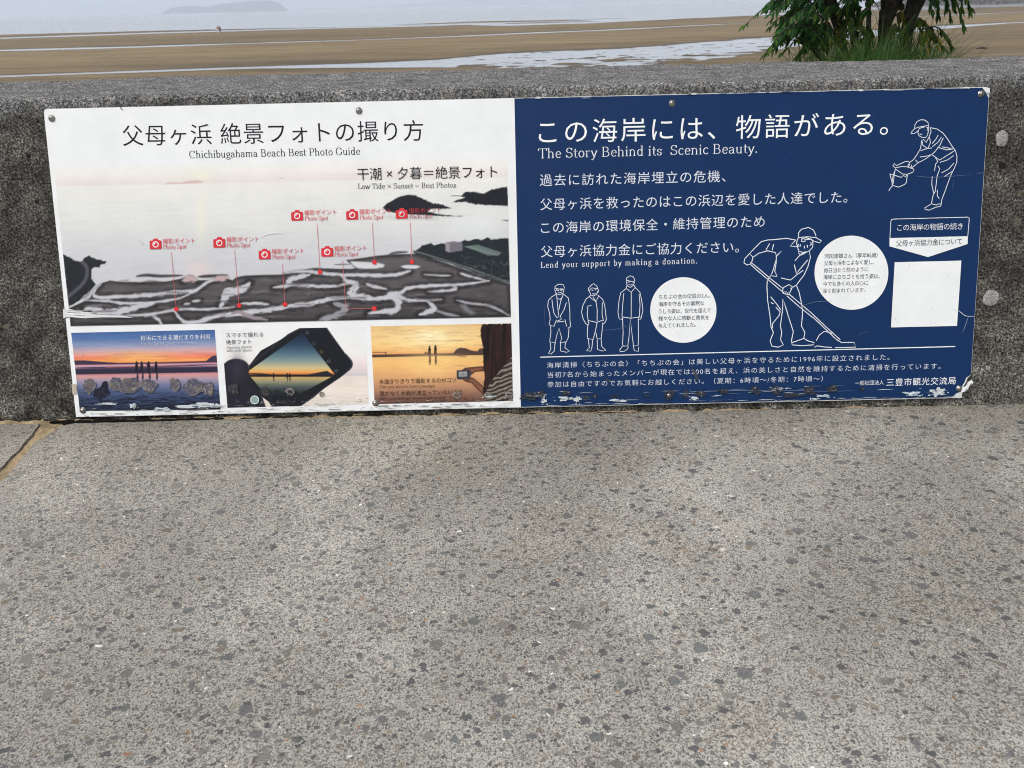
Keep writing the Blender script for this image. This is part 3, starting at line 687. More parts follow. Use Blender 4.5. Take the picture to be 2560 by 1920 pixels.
CHN = [('C', 26, CH, (560, 385, 512, 430, 505, 480, 600, 496, 900, 482, 1200, 456, 1360, 440, 1410, 415, 1490, 362, 1570, 340)),
      ('C', 18, CH, (430, 520, 640, 530, 760, 548, 1000, 540, 1250, 500, 1400, 425)),
      ('C', 46, CH, (420, 600, 500, 598, 600, 622, 740, 615, 880, 575, 1020, 545)),
      ('C', 18, CH, (600, 652, 850, 652, 1100, 622, 1290, 596, 1440, 600, 1600, 590, 1720, 578)),
      ('C', 52, CH, (1590, 585, 1625, 520, 1645, 462, 1720, 440, 1800, 420, 1845, 372)),
      ('C', 32, CH, (1190, 600, 1240, 670, 1300, 712, 1420, 700, 1560, 660, 1720, 640, 1880, 618, 2050, 595, 2200, 570, 2400, 545, 2560, 505, 2700, 500, 2830, 512)),
      ('C', 24, CH, (940, 660, 1000, 650, 1060, 690, 1090, 735)),
      ('C', 14, CH, (1280, 555, 1330, 548)),
      ('C', 18, CH, (1350, 530, 1420, 523)),
      ('C', 20, CH, (1770, 550, 1900, 548, 2010, 556)),
      ('C', 26, (150, 140, 145), (1690, 640, 1760, 620, 1850, 660, 2000, 690)),
      ('C', 40, (190, 166, 166), (1270, 350, 1330, 335, 1390, 345)),
      ('C', 34, (190, 166, 166), (1540, 345, 1600, 330, 1660, 320)),
      ('D', 26, CH, (60, 290, 250, 270, 480, 296, 740, 300, 940, 306, 1080, 292, 1160, 265)),
      ('D', 40, CH, (80, 410, 110, 360, 150, 330, 290, 300)),
      ('D', 22, CH, (-20, 410, 120, 392, 300, 396, 480, 402, 620, 378)),
      ('D', 40, CH, (570, 300, 610, 350, 690, 380, 680, 420, 640, 462, 740, 482, 800, 500, 900, 515)),
      ('D', 40, CH, (820, 505, 960, 498, 1040, 515, 1060, 560, 1020, 605, 920, 620, 800, 632)),
      ('D', 46, (150, 150, 158), (500, 545, 580, 570, 600, 600, 520, 650, 380, 690)),
      ('D', 26, CH, (1840, 352, 1620, 383, 1380, 392, 1150, 412, 1090, 450, 980, 462, 1060, 485, 1140, 518, 1300, 522, 1430, 512)),
      ('D', 20, CH, (1520, 395, 1560, 412, 1500, 436, 1310, 444)),
      ('D', 34, CH, (1310, 530, 1370, 590, 1320, 620, 1240, 645)),
      ('D', 18, (150, 150, 158), (1380, 610, 1480, 640, 1580, 655)),
      ('D', 16, (170, 170, 178), (1560, 520, 1680, 548, 1850, 570, 2020, 655)),
      ('D', 14, CH, (1590, 286, 1680, 315, 1840, 356)),
      ('D', 10, CH, (1280, 298, 1400, 306, 1510, 308)),
      ('D', 20, CH, (780, 380, 850, 402, 960, 425))]
cd = np.full(ca.X.shape, 60.)
for c, wd, col, xy in CHN: cd = np.minimum(cd, ca.sd(smooth_line(PL(c, *xy), 3), False)[0]-wd*K*.5)
cd = np.minimum(cd, np.abs(ka))+1.5*fbm(ca.X/9, ca.Y/4, 33, 3)
lt = np.clip((cd-2.0)/9, 0, 1); am2 = np.clip(.5+ka/2.6, 0, 1)*.85
bar = (np.interp(ca.V, [.5, .7, 1], (100, 88, 70))*(.50+.56*lt)+11*fbm(ca.X/30, ca.Y/5, 41, 4))[..., None]*np.array((1.0, .965, .985))
ca.c = ca.c*(1-am2[..., None])+bar*am2[..., None]
for c, wd, col, xy in CHN: ca.stroke(PL(c, *xy), wd*K*1.75, (122, 118, 122), 3.4, .7, True, True, .35)
for c, wd, col, xy in CHN: ca.stroke(PL(c, *xy), wd*K*1.18, col, 1.7, .98, True, True, .5)
for i in range(70):                 # faint pools and wet streaks
    rr = random.Random(i+900); x = rr.uniform(300, 3900); y = rr.uniform(345, 690)
    if (x > 3200 and y < 470) or (x < 560 and y < 560): continue
    L = rr.uniform(60, 240); g_ = rr.choice((88, 98, 118, 140, 46, 44))
    ca.stroke(PL('C', x, y, x+L*.35, y+rr.uniform(-10, 6), x+L*.7, y+rr.uniform(-12, 4), min(x+L, 4080), y+rr.uniform(-16, 8)), rr.uniform(1.5, 5), (g_, g_-4, g_), 2.4, .6)
ca.poly(PL('D', 640, 182, 760, 190, 880, 196, 938, 212, 930, 235, 860, 248, 760, 248, 700, 243, 660, 215), (210, 212, 216), 2.0)
ca.poly(smooth_line(PL('D', 1078, 228, 1120, 217, 1200, 217, 1244, 232, 1200, 248, 1120, 246, 1078, 228), 4), (208, 210, 215), 1.6)
ca.poly(PL('D', 1590, 560, 1640, 556, 1660, 590, 1720, 630, 1690, 645, 1630, 610), (128, 128, 136), 5)
DKN_ = np.stack([fbm(ca.X/3.5, ca.Y/2.4, 21, 3)*9]*3, -1)
def land(P, col, soft=1.2):
    k = ca.sd(P)+1.0*fbm(ca.X/4, ca.Y/4, 5, 2); a_ = np.clip(.5+k/soft/2, 0, 1)[..., None]; ca.c = ca.c*(1-a_)+(np.array(col, float)+DKN_)*a_
DK = (30, 33, 40)
land(PL('C', 232, 125, 290, 150, 340, 182, 405, 188, 415, 160, 455, 135, 500, 158, 525, 170, 560, 172, 580, 185, 606, 182, 598, 206, 562, 208, 548, 238, 515, 232, 482, 250, 478, 330, 516, 385, 470, 440, 395, 500, 380, 520, 340, 545, 284, 575), DK)
land(PL('B', 1185, 1390, 1215, 1362, 1250, 1345, 1265, 1325, 1300, 1318, 1335, 1306, 1365, 1322, 1400, 1318, 1430, 1305, 1462, 1318, 1600, 1296, 1635, 1278, 1660, 1290, 1735, 1268, 1775, 1280, 1830, 1258, 1860, 1275, 1960, 1265, 2010, 1262, 2022, 1660, 1800, 1590, 1500, 1480, 1280, 1420), (34, 41, 46))
land(PL('B', 920, 1002, 962, 962, 1060, 908, 1130, 888, 1205, 892, 1300, 938, 1360, 962, 1410, 968, 1455, 980, 1470, 990, 1522, 1006, 1450, 1008, 1340, 1012, 1310, 1035, 1420, 1058, 1615, 1075, 1400, 1072, 1240, 1062, 1050, 1052, 960, 1030), DK)
land(PL('B', 1510, 895, 1600, 896, 1640, 864, 1700, 862, 1790, 880, 1860, 845, 2000, 818, 2006, 985, 1850, 978, 1700, 968, 1640, 950, 1520, 955, 1580, 928, 1640, 912, 1600, 905), DK)
land(PL('B', 1955, 1108, 2010, 1106, 2012, 1116), (80, 82, 88))
ca.stroke(PL('B', 930, 1075, 1100, 1088, 1400, 1092), 9, (176, 178, 184), 5, .5)
ca.stroke(PL('C', 405, 195, 440, 240, 438, 320, 385, 400, 275, 490), 9, (92, 92, 102), 1.6, .8, False); ca.stroke(PL('C', 400, 230, 425, 280, 410, 340, 350, 410, 275, 470), 1.6, (52, 54, 62), 1, .8, False)
ca.stroke(PL('C', 470, 440, 440, 480, 400, 505), 7, (112, 108, 114), 4, .7)
ca.stroke(PL('D', 1190, 96, 1330, 135, 1700, 255, 2022, 372), 4.5, (104, 108, 108), 1.3, .9, False); ca.stroke(PL('D', 1210, 118, 1330, 160, 1700, 280, 2022, 400), 2.5, (40, 42, 46), 1.3, .7, False)
ca.poly(PL('B', 1465, 1302, 1530, 1290, 1610, 1298, 1614, 1370, 1500, 1388, 1466, 1372), (122, 117, 126), .8); ca.poly(PL('B', 1466, 1306, 1500, 1310, 1500, 1388, 1466, 1372), (150, 146, 152), .8)
for k in range(6): ca.stroke(PL('B', 1505, 1318+k*12, 1610, 1304+k*12), .8, (86, 82, 92), .6, .8, False)
ca.poly(PL('B', 1620, 1335, 1740, 1318, 1950, 1388, 1925, 1412, 1830, 1412, 1700, 1362), (98, 114, 110), 1.0)
for k in range(9): ca.stroke(PL('B', 1650+k*30, 1330+k*8, 1690+k*28, 1350+k*8), 1.1, (150, 162, 156), .7, .7, False)
for i in range(90):
    rr = random.Random(i); x = rr.uniform(1600, 2000); y = rr.uniform(1395, 1560)+.2*(x-1600)
    if y > 1395+.42*(x-1200): continue
    ca.stroke(PL('B', x, y, x+rr.uniform(8, 46), y+rr.uniform(2, 16)), rr.uniform(.6, 1.6), rr.choice(((96, 104, 106), (66, 74, 78), (24, 30, 34), (120, 124, 124))), .7, .8, False)
for i in range(34):
    rr = random.Random(i+50); x, y = ((rr.uniform(60, 240), rr.uniform(600, 630)) if i < 13 else (rr.uniform(620, 950), rr.uniform(640, 680)) if i < 20 else (rr.uniform(120, 800), rr.uniform(390, 540)))
    ca.stroke(PL('D', x, y, x+1, y+13), 1.0, (28, 28, 32), .6, .9, False, False)
AER = ca.build('aerial_photo', SIGN)
T('B', '干潮 × 夕暮＝絶景フォト', 705, 764, 1912, 742, 104, INK, 'japanese_caption', AER, Z4)
roman('B', 'Low Tide × Sunset = Best Photos', 708, 838, 1558, 826, 44, (50, 54, 62), 'english_caption', AER, Z4, None, .8)
spots = [('A', 982, 1268, (429, 630), [(441.5, 772.7)]), ('A', 1532, 1255, (586.8, 626.4), [(598.6, 763.5)]), ('A', 1923, 1356, (706.3, 660.5), [(713, 760.9)]),
         ('B', 130, 1022, (793, 560.4), [(800.5, 679.9)]), ('B', 605, 1014, (931, 557.5), [(936.5, 655.8)]), ('B', 1033, 1005, (1025.9, 555.8), [(1030, 654.4)]), ('B', 390, 1333, (856.9, 651), [(865, 771.3), (935.9, 771.3)])]
for c, x, y, s0, ends in spots:
    q = Print(Z4); w_, h_ = 104, 92
    q.poly(PL(c, x+2, y+22, x+10, y+17, x+28, y+16, x+36, y+2, x+42, y-1, x+66, y-2, x+72, y+1, x+80, y+14, x+96, y+13, x+103, y+19, x+106, y+82, x+100, y+88, x+12, y+91, x+4, y+86), RED)
    q.up(); q.poly([pp(c, x+54+27*math.cos(a), y+49+27*math.sin(a)) for a in np.linspace(0, 2*math.pi, 25)[:-1]], WHITE if c != 'B' or x != 1033 else (190, 192, 196))
    q.up(); q.poly([pp(c, x+54+19*math.cos(a), y+49+19*math.sin(a)) for a in np.linspace(0, 2*math.pi, 25)[:-1]], RED)
    q.up(); q.poly(PL(c, x+40, y+41, x+46, y+35, x+54, y+32, x+55, y+38, x+48, y+42, x+46, y+50, x+40, y+50), WHITE)
    q.build('camera_icon', AER)
    dim = x == 1033
    T(c, '撮影ポイント', x+118, y+45, x+395, y+38, 46, RED if not dim else (176, 62, 72), 'spot_caption', AER, Z4, None, -.004)
    roman(c, 'Photo Spot', x+120, y+90, x+323, y+85, 38, RED if not dim else (176, 62, 72), 'spot_caption', AER, Z4, None, .72)
    q = Print(Z4); q.line([s0]+ends, 1.05, (214, 112, 114)); q.up()
    ex_, ey_ = ends[-1]; q.poly([(ex_+5.9*math.cos(a), ey_+5.9*math.sin(a)) for a in np.linspace(0, 2*math.pi, 21)[:-1]], (216, 54, 56))
    q.build('spot_pointer', AER)

# ---- sunset photograph
def man(q, c, x, y0, y1, wd, col, flip=False):
    h = y1-y0; s_ = -1 if flip else 1; Y = lambda t: y0+h*t
    q.poly(PL(c, x-.30*wd, Y(.02), x+.30*wd, Y(.02), x+.33*wd, Y(.13), x+.12*wd, Y(.19), x+.6*wd, Y(.26), x+.66*wd, Y(.5), x+.42*wd, Y(.55), x+.4*wd, Y(.98), x+.08*wd, Y(1.0), x+.02*wd, Y(.62), x-.1*wd, Y(1.0), x-.42*wd, Y(.98), x-.38*wd, Y(.55), x-.62*wd, Y(.48), x-.55*wd, Y(.26), x-.12*wd, Y(.19), x-.33*wd, Y(.13)), col)
SQ = PL('C', 305, 802, 1545, 775, 1595, 1465, 380, 1478)
ca = Canvas(SQ, 260, 150, Z1)
ca.grad([(0, (66, 100, 154)), (.08, (84, 116, 168)), (.17, (140, 152, 186)), (.23, (190, 168, 180)), (.28, (226, 158, 148)), (.33, (238, 130, 98)), (.375, (244, 164, 90)), (.40, (238, 124, 84)), (.415, (176, 92, 98)), (.42, (192, 158, 182)), (.45, (204, 154, 168)), (.462, (70, 58, 84)), (.475, (46, 42, 66)), (.53, (40, 38, 58)), (.535, (190, 130, 140)), (.56, (208, 150, 148)), (.61, (168, 148, 166)), (.68, (112, 120, 152)), (.78, (70, 86, 124)), (.87, (42, 54, 84)), (1, (24, 29, 46))])
ca.add(np.stack([fbm(ca.X/40, ca.Y/5, 2)*k for k in (8, 9, 9)], -1)*(ca.V < .41)[..., None])
ca.glow(*pp('C', 880, 1010), 80, 12, (250, 200, 110), .7); ca.mixin(.5*np.clip(fbm(ca.X/60, ca.Y/3.0, 12), 0, 1)*np.exp(-((ca.V-.31)/.05)**2), (150, 104, 120))
rp = fbm(ca.X/16+ca.Y/30, ca.Y/2.0, 7, 4); k = np.clip((ca.V-.70)/.2, 0, 1)
ca.mixin(k*np.clip(rp*1.7, 0, 1), (16, 20, 36)); ca.mixin(.55*k*np.clip(-rp*1.3-.1, 0, 1), (92, 108, 146)); ca.add(3*fbm(ca.X/20, ca.Y/2, 15)*(ca.V > .535))
ca.poly(PL('C', 325, 1042, 420, 1040, 520, 1048, 620, 1056, 720, 1062, 860, 1060, 1100, 1056, 1470, 1045, 1520, 1005, 1560, 995, 1575, 1055, 900, 1070, 330, 1078), (56, 48, 74), .8)
ca.stroke(PL('C', 345, 1104, 900, 1096, 1568, 1075), 3.5, (46, 40, 60), 1.0); ca.stroke(PL('C', 600, 1100, 900, 1092, 1300, 1085), 1.3, (224, 124, 112), .8)
FIG = (20, 18, 28)
def cman(cv, c, x, y0, y1, wd, col, al=1.0):
    h = y1-y0; Y = lambda t: y0+h*t
    cv.stroke(PL(c, x, Y(.04), x, Y(.13)), wd*.62*K, col, .6, al, False, False); cv.poly(PL(c, x-.35*wd, Y(.2), x+.35*wd, Y(.2), x+.55*wd, Y(.34), x+.42*wd, Y(.56), x-.42*wd, Y(.56), x-.5*wd, Y(.34)), col, .7, al)
    cv.stroke(PL(c, x-.2*wd, Y(.5), x-.28*wd, Y(1)), .42*wd*K, col, .6, al, False, False); cv.stroke(PL(c, x+.2*wd, Y(.5), x+.22*wd, Y(1)), .42*wd*K, col, .6, al, False, False)
for x, a in ((870, 0), (914, 1), (975, 0), (1038, 1)):
    cman(ca, 'C', x, 1052, 1142, 25, FIG); cman(ca, 'C', x+9, 1212, 1146, 20, (44, 40, 60), .85)
ca.stroke(PL('C', 956, 1068, 964, 1084, 975, 1080), 2.2, FIG, .6, 1, False)
ca.poly(smooth_line(PL('C', 578, 1228, 600, 1218, 622, 1232, 626, 1290, 646, 1318, 622, 1350, 572, 1368, 558, 1398, 540, 1372, 494, 1342, 520, 1292, 560, 1270), 3), (24, 26, 42), .8)
for i in range(14): rr = random.Random(i); ca.glow(*pp('C', rr.uniform(520, 640), rr.uniform(1230, 1370)), .8, .8, (170, 176, 190), .8)
SUN = ca.build('sunset_photo', SIGN)
T('C', '砂浜にできる潮だまりを利用', 910, 868, 1507, 856, 44, (238, 240, 244), 'photo_caption', SUN, Z4, None, -.003)
roman('C', 'Use the big tide pools on the beach', 913, 907, 1392, 899, 26, (205, 212, 226), 'photo_caption', SUN, Z4, None, .75)

# ---- phone photograph
PQ = [pp('C', 1602, 775), pp('D', 775, 750), pp('D', 800, 1418), pp('C', 1655, 1450)]
ca = Canvas(PQ, 260, 150, Z1)
ca.grad([(0, (234, 237, 237)), (.35, (236, 235, 233)), (.48, (235, 220, 216)), (.58, (220, 208, 210)), (.62, (206, 200, 204)), (.64, (230, 217, 210)), (.8, (236, 226, 215)), (1, (224, 215, 206))])
ca.add(5*fbm(ca.X/30, ca.Y/3, 4)*(ca.V > .62)); ca.add(-10*np.clip(fbm(ca.X/14, ca.Y/1.5, 6), 0, 1)*(ca.V > .86))
PH = (22, 24, 31)
ca.poly(smooth_line(PL('D', -130, 955, 60, 850, 100, 815, 205, 762, 222, 757, 428, 754, 445, 764, 600, 985, 655, 1045, 660, 1085, 640, 1120, 560, 1185, 420, 1280, 210, 1438, -20, 1440, -60, 1400, -180, 1300, -255, 1150, -235, 1090, -130, 955), 2), PH, .8)
ca.stroke(PL('D', -230, 1085, 60, 848, 205, 764, 428, 758), 1.6, (72, 76, 86), .9, .8, False, False); ca.stroke(PL('D', 432, 760, 600, 985, 652, 1048, 656, 1088, 560, 1182, 420, 1277, 215, 1432), 1.8, (66, 70, 80), 1.0, .8, False, False)
ca.stroke(PL('D', 606, 990, 652, 1046, 657, 1086, 634, 1120), 3.5, (50, 54, 64), 1.2, .9, False)
scr = [(800, (22, 36, 58)), (900, (40, 64, 88)), (980, (80, 110, 126)), (1050, (138, 154, 150)), (1105, (206, 190, 138)), (1140, (234, 168, 92)), (1158, (214, 120, 68)), (1166, (24, 24, 30)), (1180, (30, 30, 34)), (1184, (200, 162, 100)), (1220, (148, 146, 114)), (1270, (74, 84, 84)), (1342, (26, 32, 38))]
yl = (ca.Y-600)/K; xl = (ca.X-690)/K; col = np.stack([np.interp(yl+.03*(515-xl)*0, [r[0] for r in scr], [r[1][i] for r in scr]) for i in range(3)], -1)
col += (7*fbm(ca.X/18, ca.Y/2.2, 9))[..., None]*(yl > 1184)[..., None]
k = ca.sd(PL('D', 228, 802, 512, 1165, 192, 1340, -76, 1352, -252, 1142)); al = np.clip(.5+k/1.4, 0, 1)[..., None]; ca.c = ca.c*(1-al)+col*al
ca.stroke(PL('D', -245, 1152, -120, 1158, 0, 1170), 3, (24, 24, 30), 1.2); ca.poly(PL('D', 500, 1166, 440, 1130, 330, 1152, 250, 1168), (34, 34, 42), 1.0)
kk = np.clip(fbm(ca.X/10, ca.Y/2.2, 14)*1.5, 0, 1)*np.clip((yl-1270)/60, 0, 1)*np.clip(.5+k/4, 0, 1); ca.mixin(kk, (14, 18, 22))
for x in (98, 120, -20): cman(ca, 'D', x, 1150, 1190, 14, (18, 18, 22)); cman(ca, 'D', x+2, 1220, 1192, 11, (62, 60, 54), .8)
ca.poly(smooth_line(PL('C', 1621, 1075, 1660, 1042, 1722, 1024, 1790, 1036, 1832, 1068, 1848, 1110, 1838, 1150, 1880, 1260, 1990, 1452, 1650, 1455, 1621, 1075), 2), (33, 32, 43), .9)
ca.glow(*pp('C', 1740, 1110), 16, 30, (58, 54, 68), .7); ca.stroke(PL('C', 1700, 1028, 1790, 1042, 1832, 1080, 1838, 1112), 1.6, (98, 96, 112), 1.2, .8); ca.stroke(PL('C', 1820, 1180, 1850, 1260, 1900, 1330), 2.2, (20, 20, 28), 1.5, .8)
for x, y, cl in ((268, 800, (170, 175, 180)), (326, 892, (130, 134, 140)), (393, 966, (170, 156, 70)), (455, 1048, (170, 175, 180)), (520, 1130, (170, 175, 180))):
    for a0 in (0, 2.2, 4.4): ca.stroke([pp('D', x+12*math.cos(a0+t), y+12*math.sin(a0+t)) for t in (0, .7, 1.5)], 1.0, cl, .7, .8, False)
ca.mixin(.8*np.clip(fbm(ca.X/9, ca.Y/4, 30)*1.4-.5, 0, 1)*np.clip((ca.V-.86)/.08, 0, 1), (150, 152, 154))
PHO = ca.build('smartphone_photo', SIGN)
T('C', 'スマホで撮れる', 1645, 842, 1966, 836, 42, (58, 60, 66), 'photo_caption', PHO, Z4, None, -.003)
T('C', '絶景フォト', 1647, 903, 1862, 896, 42, (58, 60, 66), 'photo_caption', PHO, Z4, None, -.003)
roman('C', 'Amazing photos', 1648, 938, 1868, 932, 24, (72, 74, 80), 'photo_caption', PHO, Z4, None, .75)
roman('C', 'with your phone', 1650, 965, 1870, 961, 24, (72, 74, 80), 'photo_caption', PHO, Z4, None, .75)

# ---- low angle photograph
LQ = PL('D', 817, 745, 2033, 720, 2048, 1390, 853, 1418)
ca = Canvas(LQ, 260, 150, Z1)
ca.grad([(0, (230, 190, 130)), (.12, (240, 204, 142)), (.24, (246, 206, 134)), (.33, (238, 178, 108)), (.365, (224, 150, 94)), (.368, (66, 46, 42)), (.398, (74, 52, 44)), (.402, (232, 184, 120)), (.47, (240, 192, 118)), (.58, (232, 178, 116)), (.7, (212, 158, 112)), (.82, (174, 130, 100)), (.92, (132, 96, 80)), (1, (104, 74, 64))])
sky_ = ca.V < .365; wat = ca.V > .402
ca.glow(*pp('D', 1335, 845), 95, 34, (252, 230, 170), .85); ca.glow(*pp('D', 1335, 835), 36, 15, (254, 243, 200), .9); ca.glow(*pp('D', 1340, 1080), 60, 34, (250, 212, 136), .6)
cl = fbm(ca.X/38, ca.Y/6, 17, 5); ca.mixin(.75*np.clip(cl*1.5-.1, 0, 1)*np.clip((ca.X-1060)/110, 0, 1)*sky_*np.exp(-((ca.V-.2)/.13)**2), (178, 140, 112)); ca.mixin(.35*np.clip(fbm(ca.X/30, ca.Y/4, 19)*1.5, 0, 1)*sky_, (206, 160, 112))
ca.mixin(.55*np.clip(fbm(ca.X/34, ca.Y/5, 23)*1.5-.1, 0, 1)*np.clip((ca.X-1060)/110, 0, 1)*np.exp(-((ca.V-.52)/.08)**2), (188, 146, 110)); ca.add(4*fbm(ca.X/26, ca.Y/2.2, 25)*wat)
ca.mixin(np.clip(fbm(ca.X/7, ca.Y/2.0, 27)*1.6-.2, 0, 1)*np.clip((ca.V-.9)/.07, 0, 1), (64, 44, 42))
BR = (82, 64, 58)
ca.poly(PL('D', 1535, 972, 1560, 945, 1590, 930, 1640, 935, 1690, 955, 1740, 962, 1760, 938, 1790, 934, 1790, 976, 1540, 978), BR, .9); ca.poly(PL('D', 1560, 996, 1650, 1004, 1630, 1010, 1580, 1006), (140, 104, 80), 1.2)
for x, y0, y1 in ((1327, 920, 986), (1378, 912, 984)): cman(ca, 'D', x, y0, y1, 24, (46, 36, 36)); cman(ca, 'D', x+3, y1+92, y1+14, 20, (104, 76, 60), .85)
for x in (1290, 1305, 950): cman(ca, 'D', x, 966, 986, 9, (60, 46, 42))
ca.stroke(PL('D', 835, 972, 950, 970), 1.6, (90, 66, 58), .8, .9, False)
SK = np.array((122, 80, 60), float)
def flesh(P):
    k_ = ca.sd(P); a_ = np.clip(.5+k_/1.4, 0, 1)[..., None]; ca.c = ca.c*(1-a_)+(SK*(.62+.5*np.clip(k_/6, 0, 1))[..., None]+4*fbm(ca.X/5, ca.Y/3, 3)[..., None])*a_
flesh(PL('D', 1606, 1124, 1632, 1103, 1700, 1097, 1795, 1089, 1795, 1134, 1722, 1140, 1690, 1166, 1668, 1140)); flesh(PL('D', 1588, 1188, 1640, 1206, 1690, 1184, 1714, 1198, 1800, 1270, 1800, 1345, 1742, 1292, 1690, 1238, 1640, 1226))
ca.stroke(PL('D', 1640, 1118, 1700, 1112), 1.3, (78, 50, 40), 1, .8); ca.stroke(PL('D', 1620, 1205, 1680, 1215), 1.2, (78, 50, 40), 1, .8)
ca.poly(PL('D', 1562, 1126, 1672, 1122, 1690, 1140, 1676, 1200, 1570, 1206, 1562, 1190), (56, 58, 64), .8); ca.poly(PL('D', 1578, 1138, 1650, 1134, 1652, 1178, 1580, 1182), (158, 158, 160), .8); ca.stroke(PL('D', 1590, 1166, 1645, 1164), 1.0, (74, 70, 72), .8); ca.stroke(PL('D', 1615, 1148, 1616, 1168), 1.2, (60, 56, 60), .6, 1, False, False)
k_ = ca.sd(PL('D', 1775, 728, 2050, 720, 2060, 1400, 1860, 1400, 1786, 1340, 1802, 1200, 1786, 1050, 1790, 900, 1766, 820))+2.2*fbm(ca.X/6, ca.Y/18, 8)
a_ = np.clip(.5+k_/1.2, 0, 1)[..., None]; st_ = fbm(ca.X/2.2+.02*ca.Y, ca.Y/42, 11, 4)[..., None]; ca.c = ca.c*(1-a_)+(np.array((40, 25, 23))+np.array((26, 15, 12))*st_)*a_
k_ = ca.sd(PL('D', 1800, 1352, 1850, 1230, 1960, 1100, 2040, 1005, 2060, 1000, 2060, 1400, 1800, 1400)); a_ = np.clip(.5+k_/1.4, 0, 1)
yy = (ca.Y-600)/K; xx = (ca.X-690)/K; w_ = np.sin((yy+.34*xx+16*fbm(ca.X/22, ca.Y/22, 2))/6.2); ca.mixin(a_, (52, 45, 43)); ca.mixin(a_*np.clip(w_*2+.2, 0, 1), (138, 128, 116))
LOW = ca.build('low_angle_photo', SIGN)
T('D', '水面ぎりぎりで撮影するのがコツ', 893, 1245, 1558, 1228, 44, (44, 32, 30), 'photo_caption', LOW, Z5, None, -.003)
roman('D', 'Take your pictures from a low angle', 893, 1277, 1377, 1270, 24, (66, 48, 42), 'photo_caption', LOW, Z5, None, .75)
T('D', '風がなく水面が波立っていないこと', 898, 1347, 1612, 1330, 44, (40, 28, 28), 'photo_caption', LOW, Z5, None, -.003)
roman('D', 'Make sure there are no waves and no wind', 900, 1379, 1462, 1370, 24, (54, 38, 36), 'photo_caption', LOW, Z5, None, .75)

# ---- navy panel
LW = (232, 236, 242)
T('E', 'この海岸には、物語がある。', 232, 553, 1172, 478, 196, (240, 243, 244), 'japanese_title', BP, Z1, 'F', .0)
roman('E', 'The Story Behind its  Scenic Beauty.', 226, 677, 2124, 629, 80, LW, 'english_title', BP, Z1, None, .85)
for body, a in (('過去に訪れた海岸埋立の危機、', (240, 918, 'E', 1845, 882)), ('父母ヶ浜を救ったのはこの浜辺を愛した人達でした。', (245, 1126, 'F', 822, 1062)),
                ('この海岸の環境保全・維持管理のため', (250, 1328, 'F', 108, 1272)), ('父母ヶ浜協力金にご協力ください。', (250, 1533, 'E', 1960, 1492))):
    T('E', body, a[0], a[1], a[3], a[4], 100, (214, 221, 232), 'body_text', BP, Z1, a[2], -.001)
roman('E', 'Lend your support by making a donation.', 248, 1624, 1602, 1584, 50, LW, 'body_text', BP, Z1, None, .95, .12)
T('G', '海岸清掃〈ちちぶの会〉「ちちぶの会」は美しい父母ヶ浜を守るために1996年に設立されました。', 302, 1108, 1187, 1036, 53, (206, 214, 227), 'body_text', BP, Z1, 'H')
T('G', '当初7名から始まったメンバーが現在では200名を超え、浜の美しさと自然を維持するために清掃を行っています。', 308, 1190, 1627, 1114, 53, (206, 214, 227), 'body_text', BP, Z1, 'H')
T('G', '参加は自由ですのでお気軽にお越しください。（夏期：6時頃〜/冬期：7時頃〜）', 305, 1273, 610, 1222, 53, (206, 214, 227), 'body_text', BP, Z1, 'H')
T('H', '一般社団法人', 890, 1257, 1137, 1249, 42, LW, 'issuer_text', BP, Z1)
T('H', '三豊市観光交流局', 1160, 1262, 1757, 1246, 68, LW, 'issuer_text', BP, Z1, None, .002)
q = Print(Z1); q.line([pp('G', 245, 1012), pp('H', 1755, 920)], 2.4, LW); q.build('rule_line', BP)
def disc(c, cx, cy, rx, ry, name):
    q = Print(Z1); q.poly([pp(c, cx+rx*math.cos(a), cy+ry*math.sin(a)) for a in np.linspace(0, 2*math.pi, 65)[:-1]], WHITE); return q.build(name, SIGN)
DKN = (34, 41, 66)
d1 = disc('G', 1480, 605, 286, 283, 'round_note'); d2 = disc('F', 858, 1665, 319, 320, 'round_note')
for i, (body, x0, y0, x1, y1) in enumerate((('ちちぶの会の伝説の3人。', 1268, 512, 1710, 500), ('海岸を守るその寡黙な', 1266, 575, 1660, 565), ('うしろ姿は、世代を超えて', 1266, 637, 1716, 627), ('様々な人に感動と勇気を', 1264, 698, 1702, 688), ('与えてくれました。', 1264, 760, 1587, 750))):
    T('G', body, x0, y0, x1, y1, 41, DKN, 'note_text', d1, Z2, None, -.002)
for body, x0, y0, x1, y1 in (('河田速雄さん（享年85歳）', 623, 160, 1082, 150), ('父母ヶ浜をこよなく愛し、', 620, 222, 1052, 210), ('毎日当たり前のように', 618, 284, 1004, 272), ('海岸に立ちゴミを拾う姿は、', 614, 342, 1102, 331), ('今でも多くの人の心に', 612, 401, 1001, 390), ('深く刻まれています。', 610, 460, 976, 451)):
    T('H', body, x0, y0, x1, y1, 41, DKN, 'note_text', d2, Z2, None, -.002)
q = Print(Z1)
q.line(PL('F', 1190, 1368, 1199, 1222, 1204, 1208, 1217, 1202, 1862, 1185, 1872, 1190, 1876, 1202, 1863, 1352), 1.5, LW)
q.poly(PL('F', 1187, 1366, 1863, 1350, 1862, 1417, 1520, 1530, 1187, 1437), WHITE)
BD = q.build('arrow_badge', SIGN)
T('F', 'この海岸の物語の続き', 1252, 1305, 1817, 1292, 58, LW, 'badge_text', BD, Z2)
T('F', '父母ヶ浜協力金について', 1242, 1440, 1812, 1420, 54, DKN, 'badge_text', BD, Z2, None, 0)
q = Print(Z1); q.poly(PL('H', 1232, 192, 1808, 178, 1770, 742, 1200, 755), WHITE); q.step = 3
